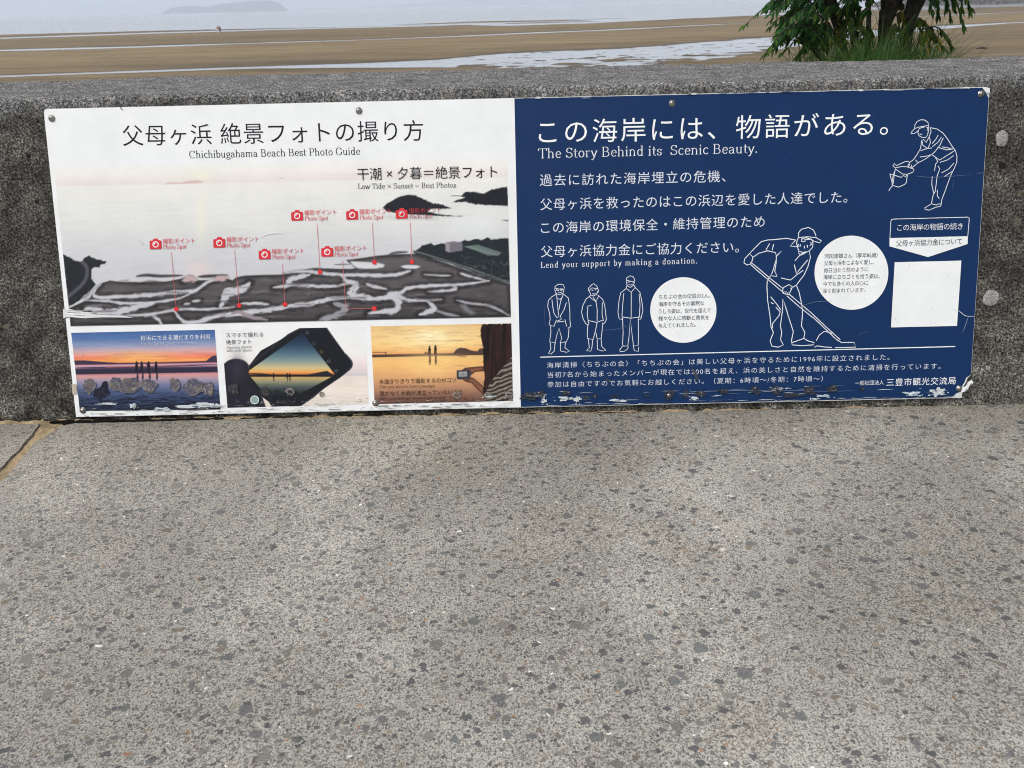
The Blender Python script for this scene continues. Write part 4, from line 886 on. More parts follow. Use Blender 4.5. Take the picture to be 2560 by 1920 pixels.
for i in range(26):
    rr = random.Random(i+300); x = rr.uniform(1250, 1760); y = rr.uniform(210, 730); q.blob(*pp('H', x, y), rr.uniform(.4, 2.2), rr.uniform(.4, 1.4), rr.choice(((214, 216, 214), (222, 222, 218), (198, 200, 200))), i, .8, 12)
q.line(smooth_line(PL('H', 1365, 180, 1360, 215, 1356, 225), 3), 1.0, (196, 198, 198)); q.line(PL('H', 1228, 680, 1246, 694), 1.2, (190, 192, 194))
q.build('white_square', SIGN)

def drawing(name, c, lines, wd=1.9):
    q = Print(Z1)
    for l in lines: q.line(PL(c, *l), wd, (226, 232, 240))
    return q.build(name, SIGN)
drawing('drawing_of_person_with_bucket', 'F', [
 (1405, 420, 1406, 390, 1425, 360, 1455, 344, 1490, 346, 1518, 366, 1527, 392, 1500, 396, 1430, 410, 1403, 422, 1375, 452, 1372, 462, 1402, 463, 1432, 440, 1445, 420, 1505, 393),
 (1440, 425, 1432, 455, 1442, 482, 1468, 496, 1500, 498, 1514, 478, 1524, 440, 1526, 396), (1462, 408, 1480, 412, 1492, 402), (1448, 468, 1470, 470), (1500, 405, 1520, 412, 1512, 436),
 (1538, 410, 1546, 445, 1530, 490, 1504, 540, 1480, 512), (1530, 490, 1542, 540, 1518, 590), (1466, 516, 1474, 562, 1512, 592),
 (1545, 413, 1600, 425, 1650, 460, 1690, 512, 1722, 565, 1757, 612, 1770, 660, 1768, 710, 1750, 755, 1718, 820, 1690, 895, 1665, 965, 1640, 1030, 1630, 1092),
 (1464, 530, 1456, 590, 1422, 650, 1392, 690), (1652, 500, 1622, 565, 1572, 628, 1502, 680, 1430, 718), (1455, 612, 1512, 592, 1552, 588), (1450, 666, 1520, 656, 1560, 640),
 (1555, 550, 1588, 512, 1608, 475), (1556, 578, 1612, 532, 1636, 492), (1600, 582, 1682, 604, 1735, 596), (1640, 578, 1720, 592),
 (1392, 690, 1362, 712, 1344, 742, 1352, 758, 1380, 758, 1404, 740, 1432, 716, 1412, 690), (1362, 728, 1352, 752), (1380, 732, 1370, 756),
 (1236, 760, 1216, 742, 1228, 722, 1246, 740, 1330, 702, 1358, 708), (1234, 760, 1300, 746, 1346, 752, 1400, 772, 1390, 796, 1340, 816, 1298, 812, 1262, 786, 1234, 766),
 (1190, 812, 1216, 912, 1266, 926, 1318, 902, 1332, 886, 1342, 815), (1190, 812, 1240, 826, 1288, 842, 1308, 824, 1326, 838, 1342, 815),
 (1238, 766, 1226, 830, 1222, 882, 1210, 916, 1190, 940, 1180, 962, 1192, 948), (1230, 790, 1214, 850, 1208, 905),
 (1558, 648, 1620, 692, 1700, 642, 1757, 606), (1585, 674, 1604, 704, 1584, 730, 1576, 786), (1622, 712, 1690, 690, 1742, 652), (1604, 742, 1622, 768, 1598, 830, 1590, 900, 1582, 962, 1562, 1002, 1550, 1066),
 (1556, 832, 1552, 900, 1570, 986), (1600, 950, 1600, 1000, 1616, 1026), (1636, 804, 1700, 768, 1744, 716), (1660, 836, 1728, 790),
 (1552, 1066, 1536, 1078, 1490, 1106, 1494, 1118, 1530, 1125, 1584, 1100, 1632, 1090, 1622, 1068, 1590, 1080, 1552, 1070)], 1.6)
F2 = lambda *a: tuple(v-(1382.5 if i % 2 else 0) for i, v in enumerate(a))
drawing('drawing_of_person_with_rake', 'H', [F2(*l) for l in [
 (400, 1362, 402, 1320, 425, 1290, 488, 1274, 530, 1296, 550, 1338, 553, 1362, 480, 1355, 400, 1362), (553, 1362, 600, 1390, 584, 1406, 540, 1396, 505, 1374, 450, 1358),
 (398, 1366, 384, 1402, 392, 1442, 404, 1480, 440, 1490, 492, 1478, 522, 1446, 526, 1410, 518, 1384), (428, 1372, 456, 1372, 458, 1396, 430, 1398, 428, 1372), (458, 1380, 502, 1376), (402, 1418, 396, 1444), (418, 1420, 414, 1440), (450, 1432, 454, 1456), (476, 1426, 480, 1450), (505, 1400, 512, 1420, 498, 1430),
 (378, 1380, 330, 1436, 392, 1440), (370, 1382, 300, 1368, 180, 1380, 138, 1382, 80, 1396, 20, 1455, -24, 1502, 10, 1530, 60, 1496, 135, 1476, 200, 1490, 212, 1522, 252, 1480), (-24, 1502, -64, 1545, -70, 1580, -44, 1598, -14, 1592, -2, 1570, 8, 1530), (152, 1412, 118, 1472), (186, 1418, 174, 1470), (400, 1492, 420, 1515, 490, 1478)]] + [
 (-14, 190, 60, 250, 160, 335, 268, 420), (-20, 205, 50, 268, 150, 352, 256, 442), (322, 470, 420, 552, 522, 640, 556, 672, 640, 752, 762, 862), (300, 482, 410, 578, 512, 660, 540, 680, 630, 766, 742, 872),
 (205, 178, 175, 282, 160, 308, 216, 316, 196, 268, 208, 200, 210, 136, 250, 100), (135, 345, 160, 310),
 (370, 180, 420, 122, 494, 92, 504, 150, 482, 230, 450, 300, 382, 390, 332, 420), (364, 212, 384, 292, 400, 268, 480, 172), (442, 262, 384, 302, 332, 346, 250, 328),
 (260, 442, 272, 410, 320, 385, 350, 406, 332, 440, 318, 474, 270, 462, 260, 442), (278, 440, 270, 460), (296, 444, 288, 466), (312, 450, 304, 470),
 (132, 350, 128, 400, 134, 520, 154, 650, 164, 750, 184, 800, 156, 870, 170, 916, 226, 926, 270, 906, 246, 860, 256, 800, 244, 740, 264, 600, 266, 508, 290, 580, 320, 680, 356, 790, 340, 870, 346, 906, 430, 913, 530, 906, 536, 886, 480, 870, 446, 850, 456, 800, 426, 740, 436, 640, 430, 560, 406, 450, 382, 390),
 (160, 490, 210, 550, 250, 606), (206, 580, 242, 620, 234, 652, 178, 720, 176, 762), (162, 540, 186, 552), (345, 886, 410, 864, 446, 850),
 (554, 870, 582, 820, 622, 790, 662, 796, 692, 808), (742, 866, 772, 886, 880, 884, 896, 926, 716, 930), (540, 926, 562, 914, 620, 924, 690, 928), (700, 836, 740, 866)], 2.0)
drawing('drawing_of_standing_person', 'G', [
 (370, 432, 372, 402, 400, 382, 440, 384, 453, 410, 448, 432, 372, 416), (370, 430, 380, 460, 410, 473, 440, 460, 449, 428), (384, 424, 404, 424, 404, 436, 386, 436, 384, 424), (414, 423, 438, 421, 438, 432, 416, 434), (400, 450, 416, 455, 430, 449),
 (385, 465, 345, 490, 314, 522, 308, 572, 324, 630, 330, 682, 320, 732, 362, 746, 384, 690), (440, 464, 486, 500, 495, 560, 500, 622, 500, 682, 506, 750, 482, 762), (385, 470, 394, 560, 402, 652), (442, 468, 420, 530, 405, 602), (345, 514, 350, 562, 362, 632, 388, 672, 408, 660), (470, 540, 450, 600, 418, 656, 426, 686, 392, 700), (394, 500, 414, 516, 436, 490), (456, 686, 472, 746),
 (384, 708, 450, 704), (334, 740, 336, 800, 325, 880, 375, 886, 382, 840, 406, 760, 430, 850, 414, 886, 470, 880, 486, 840, 492, 764), (330, 885, 336, 940, 315, 980, 336, 986, 364, 960, 373, 888), (420, 886, 418, 958, 470, 970, 498, 962, 456, 930, 464, 884)], 1.5)
drawing('drawing_of_standing_person', 'G', [
 (660, 442, 660, 418, 690, 386, 705, 377, 734, 400, 748, 440, 738, 458), (664, 440, 690, 414, 738, 420), (668, 440, 680, 475, 706, 483, 730, 470, 742, 440), (688, 436, 702, 433), (714, 432, 728, 430), (694, 462, 708, 468, 722, 461),
 (680, 478, 640, 510, 614, 560, 600, 622, 615, 682, 636, 722, 662, 736, 664, 714), (740, 474, 782, 512, 800, 560, 810, 640, 816, 690, 796, 722, 778, 716), (655, 694, 730, 712, 792, 690), (698, 490, 726, 532, 736, 600, 735, 702), (686, 566, 656, 570, 650, 640, 660, 715), (780, 540, 778, 640, 790, 700), (668, 490, 722, 532, 752, 480),
 (655, 726, 650, 800, 652, 850, 700, 860, 720, 790, 735, 714), (724, 800, 736, 856, 770, 850, 778, 780, 785, 716), (660, 856, 668, 930, 644, 956, 680, 961, 690, 930, 698, 860), (736, 860, 738, 946, 780, 959, 811, 955, 776, 920, 770, 855)], 1.5)
drawing('drawing_of_standing_person', 'G', [
 (988, 362, 988, 330, 1020, 309, 1050, 320, 1061, 350, 1056, 366, 990, 346), (988, 364, 996, 396, 1022, 410, 1048, 392, 1058, 362), (998, 364, 1018, 362), (1030, 360, 1052, 358), (1008, 384, 1026, 390, 1042, 382),
 (992, 394, 986, 420, 940, 455, 925, 520, 915, 622, 926, 682, 950, 686, 954, 660), (1055, 390, 1066, 412, 1104, 450, 1120, 520, 1131, 610, 1112, 682, 1092, 692, 1094, 660), (950, 664, 1026, 676, 1106, 664), (1030, 448, 1029, 672), (990, 420, 1028, 452, 1066, 410), (966, 460, 956, 560, 950, 660), (1098, 466, 1106, 560, 1100, 660),
 (955, 675, 960, 800, 955, 900, 962, 916, 1000, 915, 1010, 840, 1022, 680, 1040, 840, 1050, 916, 1090, 910, 1093, 800, 1090, 682), (960, 910, 930, 950, 935, 964, 970, 961, 1000, 940, 1004, 914), (1048, 914, 1056, 956, 1090, 962, 1094, 926)], 1.5)

# ---- text objects -> one flat mesh per line
def make_texts():
    def em(b): return .95
    objs = []
    for body, L, Rr, h, col, z, name, parent, off in TXT:
        cv = bpy.data.curves.new('t', 'FONT'); cv.body = body; cv.size = 1.0; cv.offset = off; cv.resolution_u = 3
        objs.append(link('t', cv))
    def ev():
        dg = bpy.context.evaluated_depsgraph_get(); out = []
        for o in objs:
            me = bpy.data.meshes.new_from_object(o.evaluated_get(dg)); out.append(me)
        return out
    def ext(me):
        a = np.zeros(len(me.vertices)*3); me.vertices.foreach_get('co', a); a = a.reshape(-1, 3); return a
    first = ev()
    for o, me, t in zip(objs, first, TXT):
        a = ext(me); A = np.array(sgn(*t[1])); B = np.array(sgn(*t[2])); L = np.linalg.norm(B-A)
        size = t[3]*.00078/.93; nat = (a[:, 0].max()-a[:, 0].min())*size
        n = len(t[0]); k = (L-nat)/max(1e-6, size*(n-1))
        o.data.space_character = max(.6, 1+k*.98)
        bpy.data.meshes.remove(me)
    bpy.context.view_layer.update()
    for o, me, t in zip(objs, ev(), TXT):
        body, Lp, Rp, h, col, z, name, parent, off = t
        a = ext(me); A = np.array(sgn(*Lp)); B = np.array(sgn(*Rp)); L = np.linalg.norm(B-A); ex = (B-A)/L; ey = np.array([-ex[1], ex[0]])
        size = h*.00078/.93; x0, x1 = a[:, 0].min(), a[:, 0].max(); sx = L/(x1-x0)
        pr = Print(z); fs = [tuple(p.vertices) for p in me.polygons]
        V = A+np.outer((a[:, 0]-x0)*sx, ex)+np.outer((a[:, 1]+.08)*size, ey)
        pr.v = [(p[0], p[1], z) for p in V]; pr.f = fs; cl = lin(col); pr.c = [[cl]*len(f) for f in fs]
        pr.build(name, parent)
        bpy.data.meshes.remove(me); cv = o.data; bpy.data.objects.remove(o); bpy.data.curves.remove(cv)
make_texts()

# ---- wear: chipped film, old adhesive, scratches
ZD = .0022
def wear():
    rnd = random.Random(11)
    # grey brown adhesive left where stickers were torn off
    for x, y, rx, ry, sd in ((465, 1255, 55, 68, 1), (685, 1245, 52, 55, 2), (830, 1255, 100, 66, 3), (985, 1260, 70, 60, 4), (1205, 1250, 45, 58, 5), (1365, 1262, 95, 75, 6), (1492, 1282, 48, 58, 7), (1712, 1290, 46, 50, 8), (1985, 1310, 45, 42, 9)):
        g = .55 if sd > 7 else 1; nr, na = 12, 40; T_, A_ = np.meshgrid(np.linspace(0, 1, nr), np.linspace(0, 2*math.pi, na, endpoint=False))
        ed = 1+.30*fbm(np.cos(A_)*1.7+sd*5, np.sin(A_)*1.7, sd, 3)
        X = pp('C', x, y)[0]+rx*K*ed*T_*np.cos(A_); Y = pp('C', x, y)[1]+ry*K*ed*T_*np.sin(A_)
        nz = fbm(X/7, Y/5, sd+40, 4); rid = 1-np.abs(fbm(X/9, Y/6, sd+80, 3))*2.2
        lum = (104+20*nz+62*np.clip(rid-.55, 0, 1)**1.2*(sd % 3 != 0)+34*np.clip(T_-.86, 0, .14)/.14*(nz > 0))*g
        C3 = np.stack([lum, lum*.93, lum*.86+3], -1)
        k3 = np.clip(.35+.6*fbm(X/12, Y/10, sd+60, 3), 0, .75)[..., None]; C3 = C3*(1-k3)+k3*g*np.array((72, 74, 98.))+70*(np.clip(rid-.72, 0, 1)*g)[..., None]
        C3 = np.where(((nz > .55) & (T_ > .2))[..., None], np.array((92, 92, 108.))*g, C3)
        u, v = sgn_np(X, Y); q = Print(ZD)
        q.v = [(a_, b_, ZD) for a_, b_, t_ in zip(u.ravel(), v.ravel(), T_.ravel())]
        for i in range(na):
            for k in range(nr-1):
                ids = (i*nr+k, i*nr+k+1, ((i+1) % na)*nr+k+1, ((i+1) % na)*nr+k)
                q.f.append(ids); q.c.append([lin(tuple(np.clip(C3[j//nr, j % nr], 5, 250))) for j in ids])
        q.step = 4
        for k in range(7):
            a0 = rnd.uniform(0, 6.28); r0 = rnd.uniform(.2, .9); sp = rnd.uniform(.3, 1.1)
            q.line([pp('C', x+rx*r0*(1+.7*noise.noise(Vector((a_*2.5, k, sd))))*math.cos(a_), y+ry*r0*(1+.7*noise.noise(Vector((a_*2.5, sd, k))))*math.sin(a_)) for a_ in np.linspace(a0, a0+sp, 9)], rnd.uniform(.7, 1.5), tuple(v*(.65 if sd > 7 else 1) for v in (166, 161, 157)), True)
        q.build('adhesive_residue')
    for c, x, y, r in (('D', 120, 1310, 44), ('D', 395, 1332, 24), ('D', 1560, 1340, 42), ('D', 1830, 1345, 40), ('D', 2010, 1340, 40)):
        q = Print(ZD)
        for k in range(5):
            q.line([pp(c, x+r*(.4+.13*k)*math.cos(a)*(1+.2*noise.noise(Vector((math.cos(a)*2, math.sin(a)*2, k+x)))), y+r*(.3+.13*k)*math.sin(a)) for a in np.linspace(k, k+4.6, 14)], 1.2, (172, 166, 160) if k % 2 else (90, 84, 80))
        q.build('adhesive_residue')
    q = Print(ZD); q.poly([pp('C', 1892+38*math.cos(a), 1380+38*math.sin(a)) for a in np.linspace(0, 6.283, 25)[:-1]], (196, 214, 210)); q.up()
    q.poly([pp('C', 1892+30*math.cos(a), 1380+30*math.sin(a)) for a in np.linspace(0, 6.283, 25)[:-1]], (142, 162, 158)); q.build('round_sticker')
    # white chips where the film has come away
    chips = [('C', 840, 1432, 34, 20), ('C', 630, 1414, 80, 7), ('C', 1090, 1458, 60, 14), ('C', 1420, 1430, 150, 26), ('C', 1540, 1425, 50, 22), ('G', 275, 1390, 24, 26), ('G', 562, 1376, 26, 30), ('G', 455, 1368, 60, 16), ('G', 920, 1386, 60, 12), ('G', 1575, 1368, 32, 14), ('H', 630, 1345, 55, 12), ('H', 540, 1374, 30, 7), ('H', 1378, 1330, 60, 20), ('H', 1600, 1312, 62, 34), ('D', 1850, 1352, 40, 9), ('D', 1200, 1412, 6, 6), ('G', 240, 1340, 40, 20), ('H', 220, 1282, 46, 16)]
    for i, (c, x, y, rx, ry) in enumerate(chips):
        q = Print(ZD); q.blob(*pp(c, x, y), rx*K*.95, ry*K*.9, (198, 208, 212) if c != 'H' or i % 2 else (176, 194, 204), i+60, 1.0, 46)
        for k in range(4): q.up(); q.blob(*pp(c, x+rnd.uniform(-.7, .7)*rx, y+rnd.uniform(-.5, .5)*ry), rx*K*rnd.uniform(.08, .3), ry*K*rnd.uniform(.1, .3), rnd.choice(((150, 160, 168), (236, 240, 241), (90, 100, 122))), i*3+k, .8, 16)
        for k in range(5):
            q.blob(*pp(c, x+rnd.uniform(-1.6, 1.6)*rx, y+rnd.uniform(-1.3, 1.3)*ry), rnd.uniform(.6, 2.6), rnd.uniform(.5, 1.4), (206, 216, 222), i*9+k, .6, 12)
        q.build('film_chip')
    # scuffed dark abrasions low on the navy panel
    for i, (c, x, y, rx, ry) in enumerate((('G', 160, 1345, 90, 34), ('G', 250, 1330, 44, 26), ('G', 465, 1320, 36, 24), ('G', 640, 1355, 26, 18), ('G', 715, 1348, 24, 18), ('G', 890, 1345, 34, 12), ('G', 1165, 1344, 24, 8), ('G', 1355, 1335, 40, 40), ('G', 1500, 1330, 26, 34), ('G', 1630, 1325, 40, 28), ('G', 1820, 1308, 46, 20), ('G', 2100, 1300, 40, 36), ('H', 215, 1300, 52, 34), ('H', 485, 1298, 44, 40), ('H', 692, 1290, 52, 36), ('H', 340, 1340, 90, 20), ('H', 950, 1285, 24, 14), ('G', 1575, 1150, 26, 60), ('G', 820, 1205, 12, 22))):
        q = Print(ZD); rot = .0 if rx >= ry else 0
        if i not in (17, 18):
            q.blob(*pp(c, x, y), rx*K, ry*K, (44, 52, 66), i+5, .7, 26); q.up()
            for k in range(9):
                a = rnd.uniform(0, 6.28); r0 = rnd.uniform(0, .8)
                q.blob(*pp(c, x+rx*r0*math.cos(a), y+ry*r0*math.sin(a)), rx*K*rnd.uniform(.08, .28), ry*K*rnd.uniform(.08, .28), rnd.choice(((92, 88, 82), (28, 34, 46), (120, 124, 128), (70, 66, 60), (24, 26, 32))), k+i*30, .5, 12)
        else:
            for k in range(4): q.line(PL(c, x-rx+k*8, y-ry+k*10, x-rx*.3+k*9, y, x+rx*.6+k*6, y+ry*.9), 1.6, (78, 78, 84), True)
        q.build('abrasion')
    # scratches
    sc = [('F', (1400, 830, 1540, 842, 1700, 835, 1890, 818), 1.2, (96, 116, 150)), ('F', (1935, 808, 2005, 802), 1.1, (110, 128, 160)), ('F', (1740, 850, 1725, 945), 1, (78, 98, 136)), ('H', (1725, 598, 1780, 612, 1830, 650, 1865, 658, 1920, 660), 1.6, (190, 204, 220)), ('H', (1865, 660, 1840, 730, 1815, 795), 1.1, (150, 168, 194)),
          ('H', (690, 528, 600, 530, 520, 540, 380, 585), 1, (110, 130, 150)), ('G', (275, 510, 280, 640, 292, 755), 1, (72, 94, 132)), ('G', (780, 780, 900, 770, 1000, 742), 1, (90, 110, 146)), ('H', (900, 835, 950, 800, 1010, 792), 1.2, (84, 96, 132)), ('G', (1530, 1290, 1560, 1308, 1800, 1302, 2180, 1296), 1.2, (128, 140, 166)), ('H', (-60, 1300, 300, 1298, 640, 1306, 870, 1300), 1.2, (96, 110, 140)), ('C', (385, 972, 405, 1000), 2.4, (210, 190, 190)), ('A', (880, 1280, 935, 1312), 2, (205, 205, 203)), ('A', (1930, 1255, 2020, 1222, 2150, 1218), 2, (234, 234, 232)), ('A', (730, 135, 752, 155), 3, (120, 122, 124))]
    for c, pts, wd, col in sc:
        q = Print(ZD); q.line(smooth_line(PL(c, *pts), 4), wd, col, True); q.build('scratch')
    q = Print(ZD)
    for i in range(60):
        c = rnd.choice('ABEFGH'); x, y = rnd.uniform(120, 2100), rnd.uniform(300, 1400)
        p_ = pp(c, x, y); u, v = sgn(*p_)
        if not (.03 < u < SW-.03 and .03 < v < SH-.03): continue
        q.blob(*p_, rnd.uniform(.5, 1.1), rnd.uniform(.5, 1.0), (150, 152, 152) if u < us else (92, 112, 148), i, .4, 8)
    q.build('fly_specks')['kind'] = 'stuff'
    # bare crease across the left edge
    q = Print(ZD); q.poly(PL('C', 238, 598, 300, 596, 340, 606, 430, 622, 520, 642, 640, 650, 760, 654, 850, 672, 700, 668, 560, 668, 430, 676, 330, 668, 270, 664, 242, 676), (216, 218, 220)); q.up()
    for k in range(10):
        x = 245+rnd.uniform(0, 200); y = 600+rnd.uniform(6, 60); q.line(PL('C', x, y, x+rnd.uniform(40, 150), y+rnd.uniform(-4, 14)), rnd.uniform(.8, 2.4), rnd.choice(((120, 122, 126), (245, 246, 247), (160, 160, 164))), True)
    q.build('bare_crease')
    q = Print(ZD); q.poly(PL('C', 312, 1245, 352, 1242, 360, 1325, 322, 1330), (186, 176, 160)); q.build('tape_remnant')
    # worn lower edge
    q = Print(ZD)
    for k in range(150):
        u = rnd.uniform(.01, us-.01); v = abs(rnd.gauss(.006, .006))+.0012; L = rnd.uniform(.004, .03)
        if v > .026: continue
        col = rnd.choice(((150, 146, 138), (110, 106, 100), (186, 182, 172), (84, 80, 76)))
        q.uv([(u, v), (u+L, v+rnd.uniform(-.0006, .0006)), (u+L*.7, v+.0006), (u+L*.2, v+rnd.uniform(.0004, .0014))], col)
    for k in range(170):
        u = rnd.uniform(us+.005, SW-.05); L = rnd.uniform(.004, .04); top = rnd.random() < .25
        v = SH-.0012-abs(rnd.gauss(0, .0012)) if top else .0015+abs(rnd.gauss(0, .0022)) if rnd.random() < .6 else rnd.uniform(.01, .032)
        col = rnd.choice(((206, 212, 216), (150, 158, 170), (90, 100, 120), (36, 44, 62)))
        hh = rnd.uniform(.0005, .0013)
        q.uv([(u, v), (u+L, v+rnd.uniform(-.0003, .0003)), (u+L*.75, v+hh*.6), (u+L*.3, v+hh)], col)
    q.uv([(SW-.016, SH-.0008), (SW-.0007, SH-.003), (SW-.0007, SH-.012), (SW-.007, SH-.011), (SW-.012, SH-.0055)], (226, 228, 226))
    for px in (1345, 1735, 2150, 2215, 2415):
        u, v = sgn(px, 240); q.blob(px, sgn_y(px), 9, 2.2, (220, 224, 226), px, .4, 14)
    q.build('worn_edges')['kind'] = 'stuff'
def sgn_y(px):                      # photo row of the board's top edge at a column
    lo, hi = 150., 330.
    for _ in range(30):
        m = (lo+hi)/2
        if sgn(px, m)[1] > SH-.001: lo = m
        else: hi = m
    return lo
wear()
# curl of film at the torn corner
def curl():
    a = sgn(*pp('H', 1835, 1215)); b = sgn(*pp('H', 1795, 1290))
    vs, fs = [], []; n, m = 10, 9
    for i in range(n):
        t = i/(n-1); x = a[0]+(b[0]-a[0])*t; y = a[1]+(b[1]-a[1])*t
        for k in range(m):
            th = k/(m-1)*4.2*(.5+.5*t); r = .006*(.6+.5*t)
            vs.append((x+.010*(1-t)+r*math.sin(th), y-.002+.003*math.sin(th*2+i), .0016+r*(1-math.cos(th))))
    for i in range(n-1):
        for k in range(m-1): fs.append((i*m+k, (i+1)*m+k, (i+1)*m+k+1, i*m+k+1))
    pr = Print(0); pr.v = vs; pr.f = fs; pr.c = [[lin((206, 210, 210))]*4]*len(fs); pr.build('curled_film')
curl()

# ---- screws
def screw(px, py, r=.0052, tilt=0):
    u, v = sgn(px, py); vs, fs = [], []; n = 20
    rings = [(1.45, .0003), (1.45, .0011), (1.02, .0013), (1.0, .0020), (.82, .0036), (.5, .0046)]
    for rr, z in rings:
        for k in range(n): a = 2*math.pi*k/n; vs.append((u+r*rr*math.cos(a), v+r*rr*math.sin(a), z))
    for i in range(len(rings)-1):
        for k in range(n): fs.append((i*n+k, i*n+(k+1) % n, (i+1)*n+(k+1) % n, (i+1)*n+k))
    fs.append(tuple((len(rings)-1)*n+k for k in range(n)))
    o = mesh('screw', vs, fs, M_STEEL, SIGN, True)
    cv, cf = [], []
    for ang in (tilt, tilt+math.pi/2):
        c, s_ = math.cos(ang), math.sin(ang); b = len(cv); l, w2 = r*.46, r*.11
        for x, y in ((-l, -w2), (l, -w2), (l, w2), (-l, w2)): cv.append((u+x*c-y*s_, v+x*s_+y*c, .0047+.00003*len(cf)))
        cf.append((b, b+1, b+2, b+3))
    mesh('cross_slot', cv, cf, M_DARKSTEEL, o)
for px, py, tl in ((130, 296, .3), (897.5, 277, .1), (1680, 258.5, .6), (2452.5, 234.5, .2), (207.5, 1026, .5), (939, 1008, .9), (1672, 988, .3), (2398, 971, .2)):
    screw(px, py, .0044, tl)

# ------------------------------------------------------------------ beach, sea, far shore
def interp(px, X, Y): return np.interp(px, X, Y)
def sand_height(X, Y):
    dist = Y-CAM[1]; t = (X-CAM[0])/np.maximum(dist, 1e-3); px = 1280+2079*t
    shore = interp(px, [-3000, -800, 0, 400, 800, 1100, 1280, 1500, 1900, 2600, 4000], [240, 245, 256, 262, 254, 250, 216, 224, 276, 350, 420])
    far = interp(px, [-3000, -800, 0, 640, 900, 1100, 1280, 1600, 1850, 2100, 2340, 2560, 3200], [66, 72, 77.8, 82, 83, 86, 95, 101, 114, 128, 146, 158, 190])
    near = interp(px, [-3000, -800, 0, 640, 900, 1100, 1280, 1600, 1850, 2100, 2340, 2560, 3200], [63, 69, 74.2, 78, 76, 74, 70, 69, 76, 98, 128, 150, 184])
    h = .085+.07*np.exp(-((dist-interp(px, [-800, 0, 1280, 2560], [112, 112, 125, 170]))/22)**2)+.05*np.exp(-((dist-205)/18)**2)
    c2 = interp(px, [-800, 0, 640, 1100, 1280, 1500, 1870, 2560, 3600], [130, 136, 142, 151, 157, 165, 190, 235, 300])
    c2 = c2+1.2*np.sin(X*.045)+.9*np.sin(X*.13+1)
    h -= .20*(1+.18*np.sin(X*.09+2)+.15*np.sin(X*.31))*np.exp(-((dist-c2)/(3.0+.8*np.sin(X*.07)))**2)
    c1 = interp(px, [-800, 0, 400, 800, 1100], [200, 215, 235, 246, 246])+1.5*np.sin(X*.03)
    h -= np.where(px < 1150, 0.24*np.exp(-((dist-c1)/7.0)**2), 0)
    mid = (far+near)/2; hw = (far-near)/2
    q = np.clip((dist-mid)/hw, -3, 3)
    pool = 1/(1+np.exp((np.abs(q)-.92)*14))
    bias = np.where((px > 1150) & (px < 2100), np.clip((q+.35)*.9, -.8, .5), .3)
    h = h*(1-pool)+pool*(-.062-.075*bias)
    h = np.where(dist > shore, .03-(dist-shore)*.012, h)
    for bd, x0, x1, ph, hh in ((248, 1080, 1500, 0, .17), (268, 900, 1560, 1.7, .20), (285, 1120, 1620, 3.1, .16), (330, 1740, 2300, .6, .30), (300, 2300, 2700, 2, .2), (345, 2250, 2800, 4, .25)):
        g = np.exp(-((dist-bd-3*np.sin(X*.02+ph))/(3.2+bd*.006))**2)*(1/(1+np.exp(-(px-x0)/25)))*(1/(1+np.exp((px-x1)/25)))
        h = np.where(dist > shore, np.maximum(h, -.12)*(1-g)+g*(hh*(.45+.4*np.sin(X*.05+ph)+.3*np.sin(X*.17+ph*3))-.03), h)
    return h, px, dist, q, pool
def build_beach():
    ts = np.concatenate([np.linspace(-2.6, -.78, 40), np.linspace(-.76, .80, 230), np.linspace(.82, 2.6, 40)])
    ds = np.concatenate([[3.2, 5, 9, 16, 26, 40, 55], np.arange(62, 120, .45), np.arange(120, 200, .9), np.arange(200, 300, 1.8), [310, 330, 360, 400, 460, 520]])
    n, m = len(ts), len(ds)
    D, Tt = np.meshgrid(ds, ts); Y = D+CAM[1]; X = CAM[0]+Tt*D
    h, px, dist, q, pool = sand_height(X, Y)
    flat_ = np.zeros_like(h)
    for i in range(n):
        for k in range(m):
            if dist[i, k] > 60:
                x, y = X[i, k], Y[i, k]
                v = .030*noise.noise(Vector((x*.035, y*.16, 0)))+.020*noise.noise(Vector((x*.16, y*.55, 4)))
                if pool[i, k] > .05: v += pool[i, k]*(1 if 1120 < px[i, k] < 2200 else .25)*(.15*noise.noise(Vector((x*.22, y*.6, 9)))+.16*noise.noise(Vector((x*.8, y*1.7, 2))))
                if dist[i, k] > 215 and 1100 < px[i, k] < 2000: v += .09*noise.noise(Vector((x*.04, y*.16, 5)))*np.exp(-((dist[i, k]-270)/30)**2)*3
                flat_[i, k] = v
    Z = ZW+h+flat_
    Z = np.where(D < 60, ZW+.2+(60-D)*.004, Z)
    vs = np.stack([X, Y, Z], -1).reshape(-1, 3); fs = []
    for i in range(n-1):
        for k in range(m-1): fs.append((i*m+k, (i+1)*m+k, (i+1)*m+k+1, i*m+k+1))
    tag(mesh('beach', vs, fs, M_BEACH, None, True), kind='structure')
build_beach()
mesh_sea = mesh('sea', [(-16000, 20, ZW), (16000, 20, ZW), (16000, 26000, ZW), (-16000, 26000, ZW)], [(0, 1, 2, 3)], M_WATER)
tag(mesh_sea, kind='structure')
# planted bank between the wall and the beach
bk = [(.80, .30), (1.4, .27), (3.3, .20), (4.2, -.5), (9, -3.6), (12, -4.35)]
vs, fs = [], []
for x in np.arange(-15, 16, .5):
    for y, z in bk: vs.append((x, y, z+.05*noise.noise(Vector((x*1.3, y*1.3, 0)))))
for i in range(61):
    for k in range(5): fs.append((i*6+k, (i+1)*6+k, (i+1)*6+k+1, i*6+k+1))
tag(mesh('soil_bank', vs, fs, M_SOIL, None, True), kind='structure')

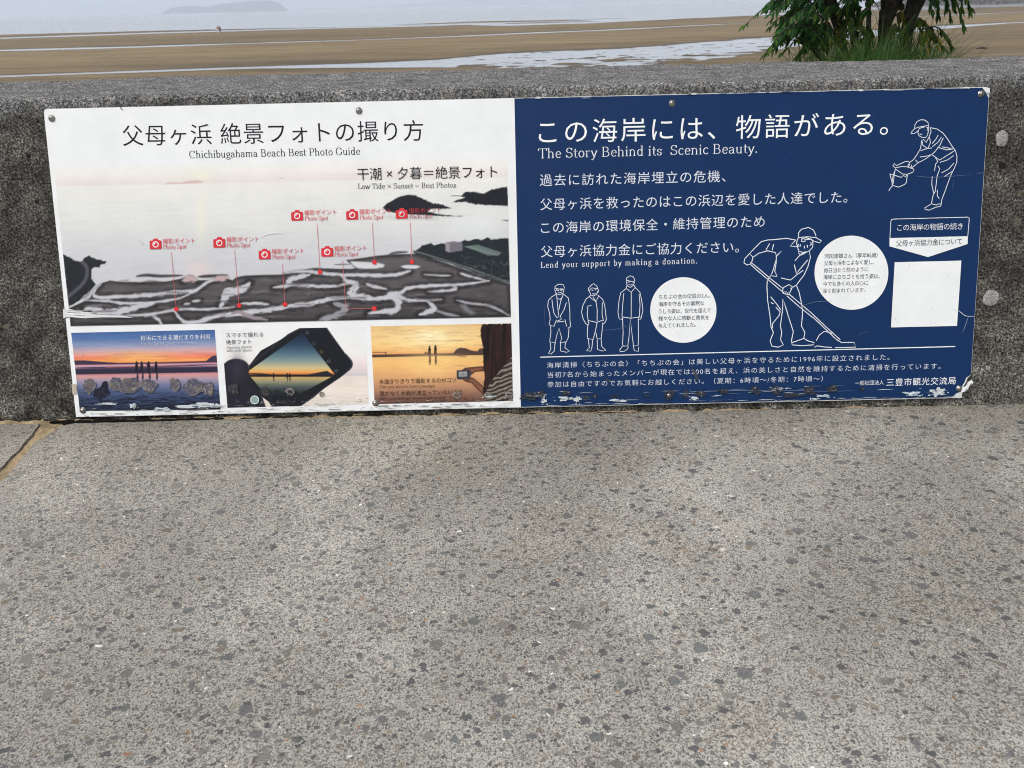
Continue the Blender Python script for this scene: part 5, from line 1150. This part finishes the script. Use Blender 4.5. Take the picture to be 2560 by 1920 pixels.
def ridge(name, prof, y, depth):    # prof: (photo column, height in photo px above the waterline)
    sc = (y-CAM[1])/math.cos(0)     # px -> metres at that distance
    fx = .889/F_PX*sc; fz = sc/2333
    vs, fs = [], []; m = 9
    P = smooth_line([(a, b) for a, b in prof], 6)
    for a, b in P:
        x = CAM[0]+(a-1280)*fx
        for k in range(m):
            t = -1+2*k/(m-1); z = ZW-.5+max(0, b)*fz*max(0, 1-abs(t)**2.2)*(1+.10*noise.noise(Vector((x*.01, t*3, 1))))
            vs.append((x, y+depth*t+.0, z))
    for i in range(len(P)-1):
        for k in range(m-1): fs.append((i*m+k, (i+1)*m+k, (i+1)*m+k+1, i*m+k+1))
    return tag(mesh(name, vs, fs, M_HILL, None, True), kind='structure')
ridge('island', [(424, 0), (432, 3), (438, 10), (450, 15.5), (475, 18), (505, 18.5), (520, 15.5), (530, 14.5), (548, 18), (575, 21.5), (600, 23.5), (625, 26), (660, 27.5), (690, 26.5), (708, 21.5), (716, 14), (722, 6), (729, 0)], 6000, 150)
ridge('distant_coast', [(760, 0), (800, 6), (830, 4), (880, 2), (960, 5), (1100, 12), (1250, 18), (1300, 26), (1350, 18), (1500, 22), (1800, 34), (2100, 48), (2500, 60), (3000, 66), (3600, 40)], 9500, 600)

# breakwater far right
def breakwater():
    D = 425; y0 = CAM[1]+D; fx = .889/F_PX*D; rnd = random.Random(2)
    x0 = CAM[0]+(2205-1280)*fx; x1 = CAM[0]+(3300-1280)*fx
    vs, fs = [], []; xs = np.arange(x0, x1, .8); m = 16
    for x in xs:
        e = min(1, (x-x0)/14)
        for k in range(m):
            t = k/(m-1); z = ZW-.3+6.2*math.sin(math.pi*min(t, .5) if t < .5 else math.pi*.5)*e*(1 if t < .7 else (1-t)/.3)
            p = Vector((x, y0+t*16, z)); d = noise.cell(Vector((x*.7, t*9, z*.8)))*.7+noise.noise(p*.9)*.5
            vs.append((p.x+.3*d, p.y-.8*d*(t < .6), p.z+.55*d))
    for i in range(len(xs)-1):
        for k in range(m-1): fs.append((i*m+k, (i+1)*m+k, (i+1)*m+k+1, i*m+k+1))
    tag(mesh('rock_breakwater', vs, fs, M_ROCK), 'dark rock breakwater across the wet sand at far right', 'breakwater')
breakwater()
def debris():
    g = gnd(2455, 121.5, ZW+.1); vs, fs = [], []
    for k in range(3):
        a = .1*k-.1; L = .62-.15*k
        tube(vs, fs, [(g[0]-L+k*.2, g[1]+k*.3, g[2]+.02), (g[0]+.1*k, g[1]+.1, g[2]+.10-.02*k), (g[0]+L*.4, g[1]+.1*k, g[2]+.06), (g[0]+L, g[1]-.1*k, g[2]+.03)], [.03, .10, .08, .03], 6)
    tag(mesh('driftwood', vs, fs, M_BARK, None, True), 'small dark piece of driftwood lying on the sand right of the tree', 'driftwood')
debris()

# ------------------------------------------------------------------ two people far out on the sand
def skin_mesh(name, joints, edges, mat, parent):
    me = bpy.data.meshes.new(name); me.from_pydata([j[:3] for j in joints], edges, [])
    o = link(name, me); md = o.modifiers.new('skin', 'SKIN'); o.modifiers.new('sub', 'SUBSURF').levels = 1
    for v, j in zip(me.skin_vertices[0].data, joints): v.radius = (j[3], j[3] if len(j) < 5 else j[4])
    me.skin_vertices[0].data[0].use_root = True
    bpy.context.view_layer.update()
    dg = bpy.context.evaluated_depsgraph_get(); nm = bpy.data.meshes.new_from_object(o.evaluated_get(dg)); nm.name = name
    bpy.data.objects.remove(o); bpy.data.meshes.remove(me)
    nm.materials.clear(); nm.materials.append(mat); nm.polygons.foreach_set('use_smooth', [True]*len(nm.polygons))
    return link(name, nm, parent)
def person(px, py, h, rot, top_c, leg_c, label, arm):
    g = gnd(px, py, ZW+.09); P = empty('person', tuple(g)); P.rotation_euler = (0, 0, rot); tag(P, label, 'person', 'couple walking on the far sand')
    s = h/1.7
    J = [(0, 0, .93, .13, .10), (0, 0, 1.12, .12, .09), (0, 0, 1.34, .15, .10), (0, 0, 1.46, .055), (0, .015, 1.56, .085, .095), (0, .01, 1.66, .08, .09)]
    E = [(0, 1), (1, 2), (2, 3), (3, 4), (4, 5)]
    for sx, st_ in ((-1, .10), (1, -.08)):
        b = len(J); J += [(sx*.095, 0, .86, .085), (sx*.10, st_*.6+.02, .48, .06), (sx*.10, st_, .09, .042), (sx*.11, st_+.13, .03, .035)]
        E += [(0, b), (b, b+1), (b+1, b+2), (b+2, b+3)]
    for sx in (-1, 1):
        b = len(J); ax = arm if sx > 0 else 0
        J += [(sx*.19, 0, 1.39, .05), (sx*(.25+.04*ax), .02+.05*ax, 1.13, .042), (sx*(.24-.02*ax), .10+.12*ax, .92+.14*ax, .034), (sx*(.235-.02*ax), .13+.14*ax, .84+.18*ax, .036)]
        E += [(2, b), (b, b+1), (b+1, b+2), (b+2, b+3)]
    J = [(x*s, y*s, z*s, *[r*s for r in rr]) for x, y, z, *rr in J]
    skin_mesh('body', J, E, M_SKIN, P)
    k = 1.16
    mt = flat('shirt_cloth', top_c, .9, 0, 12); ml = flat('trouser_cloth', leg_c, .9, 0, 12)
    jt = [J[1], J[2], J[3]]+[J[i] for i in (14, 15, 16, 18, 19, 20)]
    jt = [(j[0], j[1], j[2], *[r*k+.01 for r in j[3:]]) for j in jt]; jt[2] = (J[3][0], J[3][1], J[2][2]+.07*s, .07*s)
    low = (0, 0, .90*s, .15*s, .12*s)
    skin_mesh('shirt', [jt[0], low]+jt[1:], [(1, 0), (0, 2), (2, 3), (2, 4), (4, 5), (5, 6), (2, 7), (7, 8), (8, 9)], mt, P)
    jl = [J[0], J[6], J[7], J[8], J[10], J[11], J[12]]; jl = [(j[0], j[1], j[2], *[r*k+.015 for r in j[3:]]) for j in jl]
    skin_mesh('trousers', jl, [(0, 1), (1, 2), (2, 3), (0, 4), (4, 5), (5, 6)], ml, P)
    hv, hf = [], []
    for i in range(7):
        for q_ in range(10):
            a = math.pi*.62*i/6; b = 2*math.pi*q_/10
            hv.append((.098*s*math.sin(a)*math.cos(b), (.0 if i < 4 else -.015)*s+.108*s*math.sin(a)*math.sin(b), 1.615*s+.115*s*math.cos(a)))
    for i in range(6):
        for q_ in range(10): hf.append((i*10+q_, i*10+(q_+1) % 10, (i+1)*10+(q_+1) % 10, (i+1)*10+q_))
    mesh('hair', hv, hf, M_HAIR, P, True)
person(546.3, 83.2, 1.74, R(-20), (.36, .070, .040), (.62, .68, .74), 'taller person in rust red shirt and pale trousers on the far sand', 1)
person(551.3, 81.8, 1.60, R(25), (.20, .025, .025), (.028, .034, .040), 'shorter person in dark red top and black trousers on the far sand', 0)

# ------------------------------------------------------------------ tree, sapling, grass behind the wall
YTREE = 2.15
class Leaves:
    def __init__(s, seed): s.v = []; s.f = []; s.r = random.Random(seed); s.tw = ([], [])
    def leaf(s, p, d, L, up=Vector((0, 0, 1))):
        d = d.normalized(); side = d.cross(up)
        if side.length < .05: side = Vector((1, 0, 0))
        side = side.normalized(); nn = side.cross(d).normalized()
        roll = s.r.uniform(-.9, .9); side = (side*math.cos(roll)+nn*math.sin(roll)).normalized(); nn = side.cross(d)
        L *= .64; w = L*s.r.uniform(.15, .21); cup = L*.07; b = len(s.v); droop = Vector((0, 0, -1))*L*s.r.uniform(.05, .22)
        pts = [(0, 0), (.22, .75), (.5, 1.0), (.78, .55), (1.0, 0)]
        mid = [p+d*L*t+droop*t*t for t, _ in pts]
        for m_ in mid: s.v.append(m_)
        for sg in (1, -1):
            for (t, ww), m_ in zip(pts[1:4], mid[1:4]): s.v.append(m_+side*sg*w*ww+nn*cup*ww)
        for o_ in (5, 8):
            s.f += [(b, b+1, b+o_), (b+1, b+2, b+o_+1, b+o_), (b+2, b+3, b+o_+2, b+o_+1), (b+3, b+4, b+o_+2)]
    def spray(s, a, e, n=9, L=.075, droop=.06):   # pinnate leaf: leaflets hang in pairs from a curved stalk
        a, e = Vector(a), Vector(e); pts = []
        for i in range(n+1):
            t = i/n; pts.append(a.lerp(e, t)+Vector((0, 0, droop*math.sin(math.pi*t))))
        tube(*s.tw, pts, [.0035*(1-.7*i/n) for i in range(n+1)], 4)
        ax = (e-a).normalized()
        lat = ax.cross(Vector((0, 0, 1)))
        lat = lat.normalized() if lat.length > .05 else Vector((1, 0, 0))
        for i in range(1, 3*n+1):
            for sg in (1, -1):
                if s.r.random() < .36: continue
                d = ax*s.r.uniform(.3, .7)+lat*sg*s.r.uniform(.35, .8)+Vector((0, 0, -s.r.uniform(.35, 1.0)))
                s.leaf(pts[i//3].lerp(pts[min(n, i//3+1)], (i % 3)/3), d, L*s.r.uniform(.7, 1.25)*(1-.08*(i/n)))
        s.leaf(pts[-1], ax+Vector((0, 0, -.4)), L*.85)
    def build(s, name, mat, parent, twname='twig'):
        o = mesh(name, s.v, s.f, mat, parent)
        if s.tw[0]: mesh(twname, *s.tw, M_BARK, parent, True)
        return o
def D3(px, py, dy=0.0): return Vector(dep(px, py, YTREE+dy))
def limb(parent, pts, rad, name='trunk', n=12, sub=6):
    P = smooth_line([tuple(p) for p in pts], sub); vs, fs = [], []
    rr = np.interp(np.linspace(0, len(rad)-1, len(P)), range(len(rad)), rad)
    tube(vs, fs, P, rr, n)
    vs = [v+(v-Vector(P[i//n])).normalized()*(.12*rr[i//n]*noise.noise(v*14)+.08*rr[i//n]*noise.noise(Vector((v.x*60, v.y*60, v.z*12)))) if i//n < len(P) else v for i, v in enumerate(vs)]
    return mesh(name, vs, fs, M_BARK, parent, True)
def build_tree():
    b0 = D3(2212, 178)
    tr = empty('tree', (b0.x, b0.y, .22)); tag(tr, 'leafy tree with two dark trunks growing just behind the seawall', 'tree'); off = Vector((b0.x, b0.y, .22))
    loc = lambda p: Vector(p)-off
    t1 = [loc(D3(2206, 190)), loc(D3(2211, 120)), loc(D3(2214, 60)), loc(D3(2226, 0)), loc(D3(2222, -90, .05)), loc(D3(2190, -260, .1)), loc(D3(2150, -520, .15)), loc(D3(2120, -800, .2))]
    limb(tr, t1, [.032, .027, .027, .038, .034, .028, .020, .008])
    t2 = [loc(D3(2258, 190)), loc(D3(2262, 120)), loc(D3(2272, 60)), loc(D3(2290, 0, .02)), loc(D3(2318, -70, .04)), loc(D3(2360, -240, .1)), loc(D3(2400, -480, .1)), loc(D3(2420, -760, .1))]
    limb(tr, t2, [.032, .025, .027, .035, .032, .026, .018, .008])
    limb(tr, [loc(D3(2234, 5)), loc(D3(2255, -25, -.03)), loc(D3(2275, -90, -.1)), loc(D3(2300, -260, -.2))], [.030, .027, .022, .010], 'branch')
    rnd = random.Random(21)
    lv = Leaves(5)
    brs = []
    for base, tgt in ((t1[4], (1990, -230, -.3)), (t1[5], (2010, -420, .3)), (t1[5], (2240, -420, -.4)), (t2[4], (2480, -190, -.3)), (t2[5], (2560, -360, .2)), (t2[5], (2400, -460, -.5)), (t1[4], (2120, -200, .7)), (t2[4], (2420, -210, .8)), (t1[6], (2060, -700, 0)), (t2[6], (2500, -680, .1)), (t1[3], (2100, -60, -.25)), (t2[3], (2390, -60, -.2))):
        e = loc(D3(*tgt)); m_ = base.lerp(e, .5)+Vector((0, 0, .06)); brs.append((base, m_, e))
        limb(tr, [base, m_, e], [.020, .014, .005], 'branch', 7, 4)
    # crown above the frame
    def inframe(p):
        w_ = np.array(p+off)-CAM; return 960-F_PX*(w_@_u)/(w_@_d)
    for b_, m_, e in brs:
        for k in range(34):
            t = rnd.uniform(.3, 1.05); p = b_.lerp(e, t)+Vector((rnd.gauss(0, .16), rnd.gauss(0, .18), rnd.gauss(.02, .12)))
            if p.z+off.z < 1.0: p.z += .25
            d = Vector((rnd.gauss(0, 1), rnd.gauss(0, 1), rnd.uniform(-.6, .4))).normalized()*rnd.uniform(.2, .38)
            if max(inframe(p), inframe(p+d)) > -45: continue
            lv.spray(p, p+d, 7, .075)
    # hanging leaves that reach into the frame
    for x0, y0, x1, y1, dy in ((2330, -25, 2408, 60, -.15), (2320, -30, 2375, 42, -.05), (2335, -40, 2425, 18, -.2), (2310, -30, 2345, 34, .05), (2350, -60, 2422, 22, -.1), (2330, -50, 2385, 20, .1), (2365, -60, 2405, 20, .0), (2310, -40, 2330, 22, -.25), (2340, -55, 2365, 16, .15)):
        lv.spray(loc(D3(x0, y0, dy)), loc(D3(x1, y1, dy-.05)), 8, .068, .05)
    for x0, y0, x1, y1, dy in ((2190, -60, 2172, 8, .2), (2170, -60, 2140, 6, .1)):
        lv.spray(loc(D3(x0, y0, dy)), loc(D3(x1, y1, dy)), 7, .06, .03)
    lv.build('crown', M_LEAF, tr)
build_tree()
def build_sapling():
    b0 = D3(2110, 170, -.1)
    sp = empty('sapling', (b0.x, b0.y, .24)); tag(sp, 'bushy dark green sapling left of the tree trunks, overhanging the wall top', 'sapling'); off = Vector((b0.x, b0.y, .24)); loc = lambda p: Vector(p)-off
    stems = [[(2118, 180, -.1), (2092, 70, -.1), (2066, 5, -.1), (2046, -110, -.15)], [(2116, 180, 0), (2098, 60, 0), (2082, -10, 0), (2075, -130, .05)], [(2170, 180, -.05), (2172, 40, -.05), (2174, -60, 0)], [(2085, 180, -.15), (2030, 120, -.2), (1985, 100, -.25)], [(2150, 180, .1), (2130, 90, .1), (2120, -20, .15)]]
    for i, s_ in enumerate(stems):
        limb(sp, [loc(D3(*p)) for p in s_], [.016, .012, .008, .004] if i != 1 else [.02, .017, .013, .005], 'stem', 7, 5)
    lv = Leaves(9)
    man_ = [(2010, 15, 1864, 62, -.2), (2020, -10, 1918, 14, -.2), (2040, 20, 1930, 34, -.25), (2045, 40, 1955, 56, -.15), (2060, 50, 1950, 72, -.3), (2055, 70, 1945, 92, -.2), (2040, 85, 1930, 116, -.25), (2050, 95, 1932, 126, -.15), (2060, 100, 1962, 130, -.2), (2080, 110, 1990, 146, -.1), (2030, -30, 1960, 6, -.1), (2075, 30, 2015, 62, -.15), (2060, 0, 1990, 30, 0), (2085, 85, 2020, 108, -.2), (2100, 30, 2130, 66, -.15), (2090, 10, 2040, 48, .1), (2120, 20, 2150, 60, .1), (2040, -20, 1985, 20, .1), (2100, 110, 2030, 140, 0), (2070, 120, 1995, 150, .1)]
    for x0, y0, x1, y1, dy in man_: lv.spray(loc(D3(x0, y0, dy)), loc(D3(x1, y1, dy-.06)), 8, .068, .05)
    r = random.Random(3)
    for k in range(80):
        x = r.uniform(1975, 2185); y = r.uniform(-60, 110)
        if 1985 < x < 2085 and 24 < y < 66: continue
        if x > 2085 and y > 10 and r.random() < .75: continue
        dy = r.uniform(-.3, .35); sg = -1 if x < 2100 else r.choice((-1, 1))
        if x > 2140: sg = -1
        lv.spray(loc(D3(x, y-12, dy)), loc(D3(x+sg*r.uniform(25, 70), y+r.uniform(5, 32), dy+r.uniform(-.15, .1))), 6, .052, .03)
    for k in range(70):
        x = r.uniform(1950, 2130); y = r.uniform(-330, -40); dy = r.uniform(-.4, .4)
        lv.spray(loc(D3(x, y, dy)), loc(D3(x+r.uniform(-90, 60), y+r.uniform(-10, 50), dy+r.uniform(-.2, .2))), 7, .07, .04)
    lv.build('foliage', M_LEAF, sp)
    lo = Leaves(14)
    for k in range(24):
        x = r.uniform(2075, 2185); y = r.uniform(66, 120); dy = r.uniform(-.3, .2)
        lo.spray(loc(D3(x, y, dy)), loc(D3(x+r.uniform(-40, 22), y+r.uniform(-36, 6), dy)), 4, .042, .02)
    lo.build('yellowing_foliage', M_LEAF2, sp)
build_sapling()
def build_shoot():
    b0 = D3(2290, 165, -.3)
    sp = empty('shoot', (b0.x, b0.y, .26)); tag(sp, 'low yellow green leafy shoot right of the tree trunks', 'plant'); off = Vector((b0.x, b0.y, .26)); loc = lambda p: Vector(p)-off
    for pts in (((2285, 180, -.3), (2295, 110, -.3), (2320, 75, -.3), (2345, 95, -.35)), ((2270, 180, -.2), (2250, 80, -.2), (2245, 40, -.2))):
        limb(sp, [loc(D3(*p)) for p in pts], [.006, .005, .004, .002], 'stem', 5, 5)
    lv = Leaves(31); r = random.Random(8)
    for x0, y0, x1, y1, dy in ((2310, 72, 2378, 112, -.3), (2300, 78, 2340, 112, -.3), (2290, 60, 2325, 88, -.25), (2305, 85, 2322, 118, -.35), (2295, 95, 2360, 122, -.28), (2290, 55, 2302, 80, -.3), (2240, 40, 2262, 62, -.1), (2245, 10, 2256, 44, 0), (2240, 70, 2225, 92, -.2), (2250, 80, 2262, 106, -.2)):
        lv.spray(loc(D3(x0, y0, dy)), loc(D3(x1, y1, dy-.03)), 6, .056, .03)
    lv.build('foliage', M_LEAF2, sp)
build_shoot()
def build_grass():
    r = random.Random(17); vs, fs = [], []
    def blade(p, lean, h, w):
        b = len(vs); n = 6; side = Vector((-lean.y, lean.x, 0))
        if side.length < .01: side = Vector((1, 0, 0))
        side.normalize(); side = (side+Vector((r.uniform(-.5, .5), r.uniform(-.5, .5), 0))).normalized()
        for i in range(n+1):
            t = i/n; c = p+Vector((lean.x*t*t, lean.y*t*t, h*(t-.34*t**3*(lean.length/h if h else 0))))
            ww = w*(1-t**1.6)*.5
            vs.append(c-side*ww); vs.append(c+side*ww)
        for i in range(n): fs.append((b+2*i, b+2*i+1, b+2*i+3, b+2*i+2))
    for k in range(4200):
        px = r.triangular(1975, 2390, 2190); dy = r.uniform(-.9, .25)
        pt = D3(px, 170, dy); p = Vector((pt.x+r.gauss(0, .03), pt.y, .25+r.uniform(-.02, .02)))
        edge = min(1, (px-1960)/130, (2410-px)/110)
        h = (r.uniform(.29, .43)+(.09 if r.random() < .15 else 0))*(.70+.30*edge); a = r.uniform(0, 6.28); ln = r.uniform(.08, .55)
        blade(p, Vector((math.cos(a)*ln, math.sin(a)*ln, 0)), h, r.uniform(.0028, .0058))
    for px, h, lx in ((2392, .38, -.03), (2400, .44, .14), (2405, .42, .10), (2370, .42, .16), (2080, .34, -.12)):
        pt = D3(px, 170, -.6); blade(Vector((pt.x, pt.y, .25)), Vector((lx, 0, 0)), h, .005)
    o = mesh('tall_grass', vs, fs, M_GRASS); tag(o, 'long green grass growing round the tree foot behind the wall', 'grass', kind='stuff')
build_grass()

# ------------------------------------------------------------------ sea haze
hz = Nodes('sea_haze'); hz.t.nodes.remove(hz.b)
pv = hz.t.nodes.new('ShaderNodeVolumePrincipled'); pv.inputs['Color'].default_value = (.81, .895, 1.0, 1); pv.inputs['Density'].default_value = .00026
hz.t.links.new(pv.outputs[0], hz.t.nodes['Material Output'].inputs['Volume'])
x0, x1, y0, y1, z0, z1 = -15900, 15900, -400, 12500, ZW-6, 420
v = [(x0, y0, z0), (x1, y0, z0), (x1, y1, z0), (x0, y1, z0), (x0, y0, z1), (x1, y0, z1), (x1, y1, z1), (x0, y1, z1)]
tag(mesh('haze', v, [(3, 2, 1, 0), (4, 5, 6, 7), (0, 1, 5, 4), (1, 2, 6, 5), (2, 3, 7, 6), (3, 0, 4, 7)], hz.m), kind='stuff')
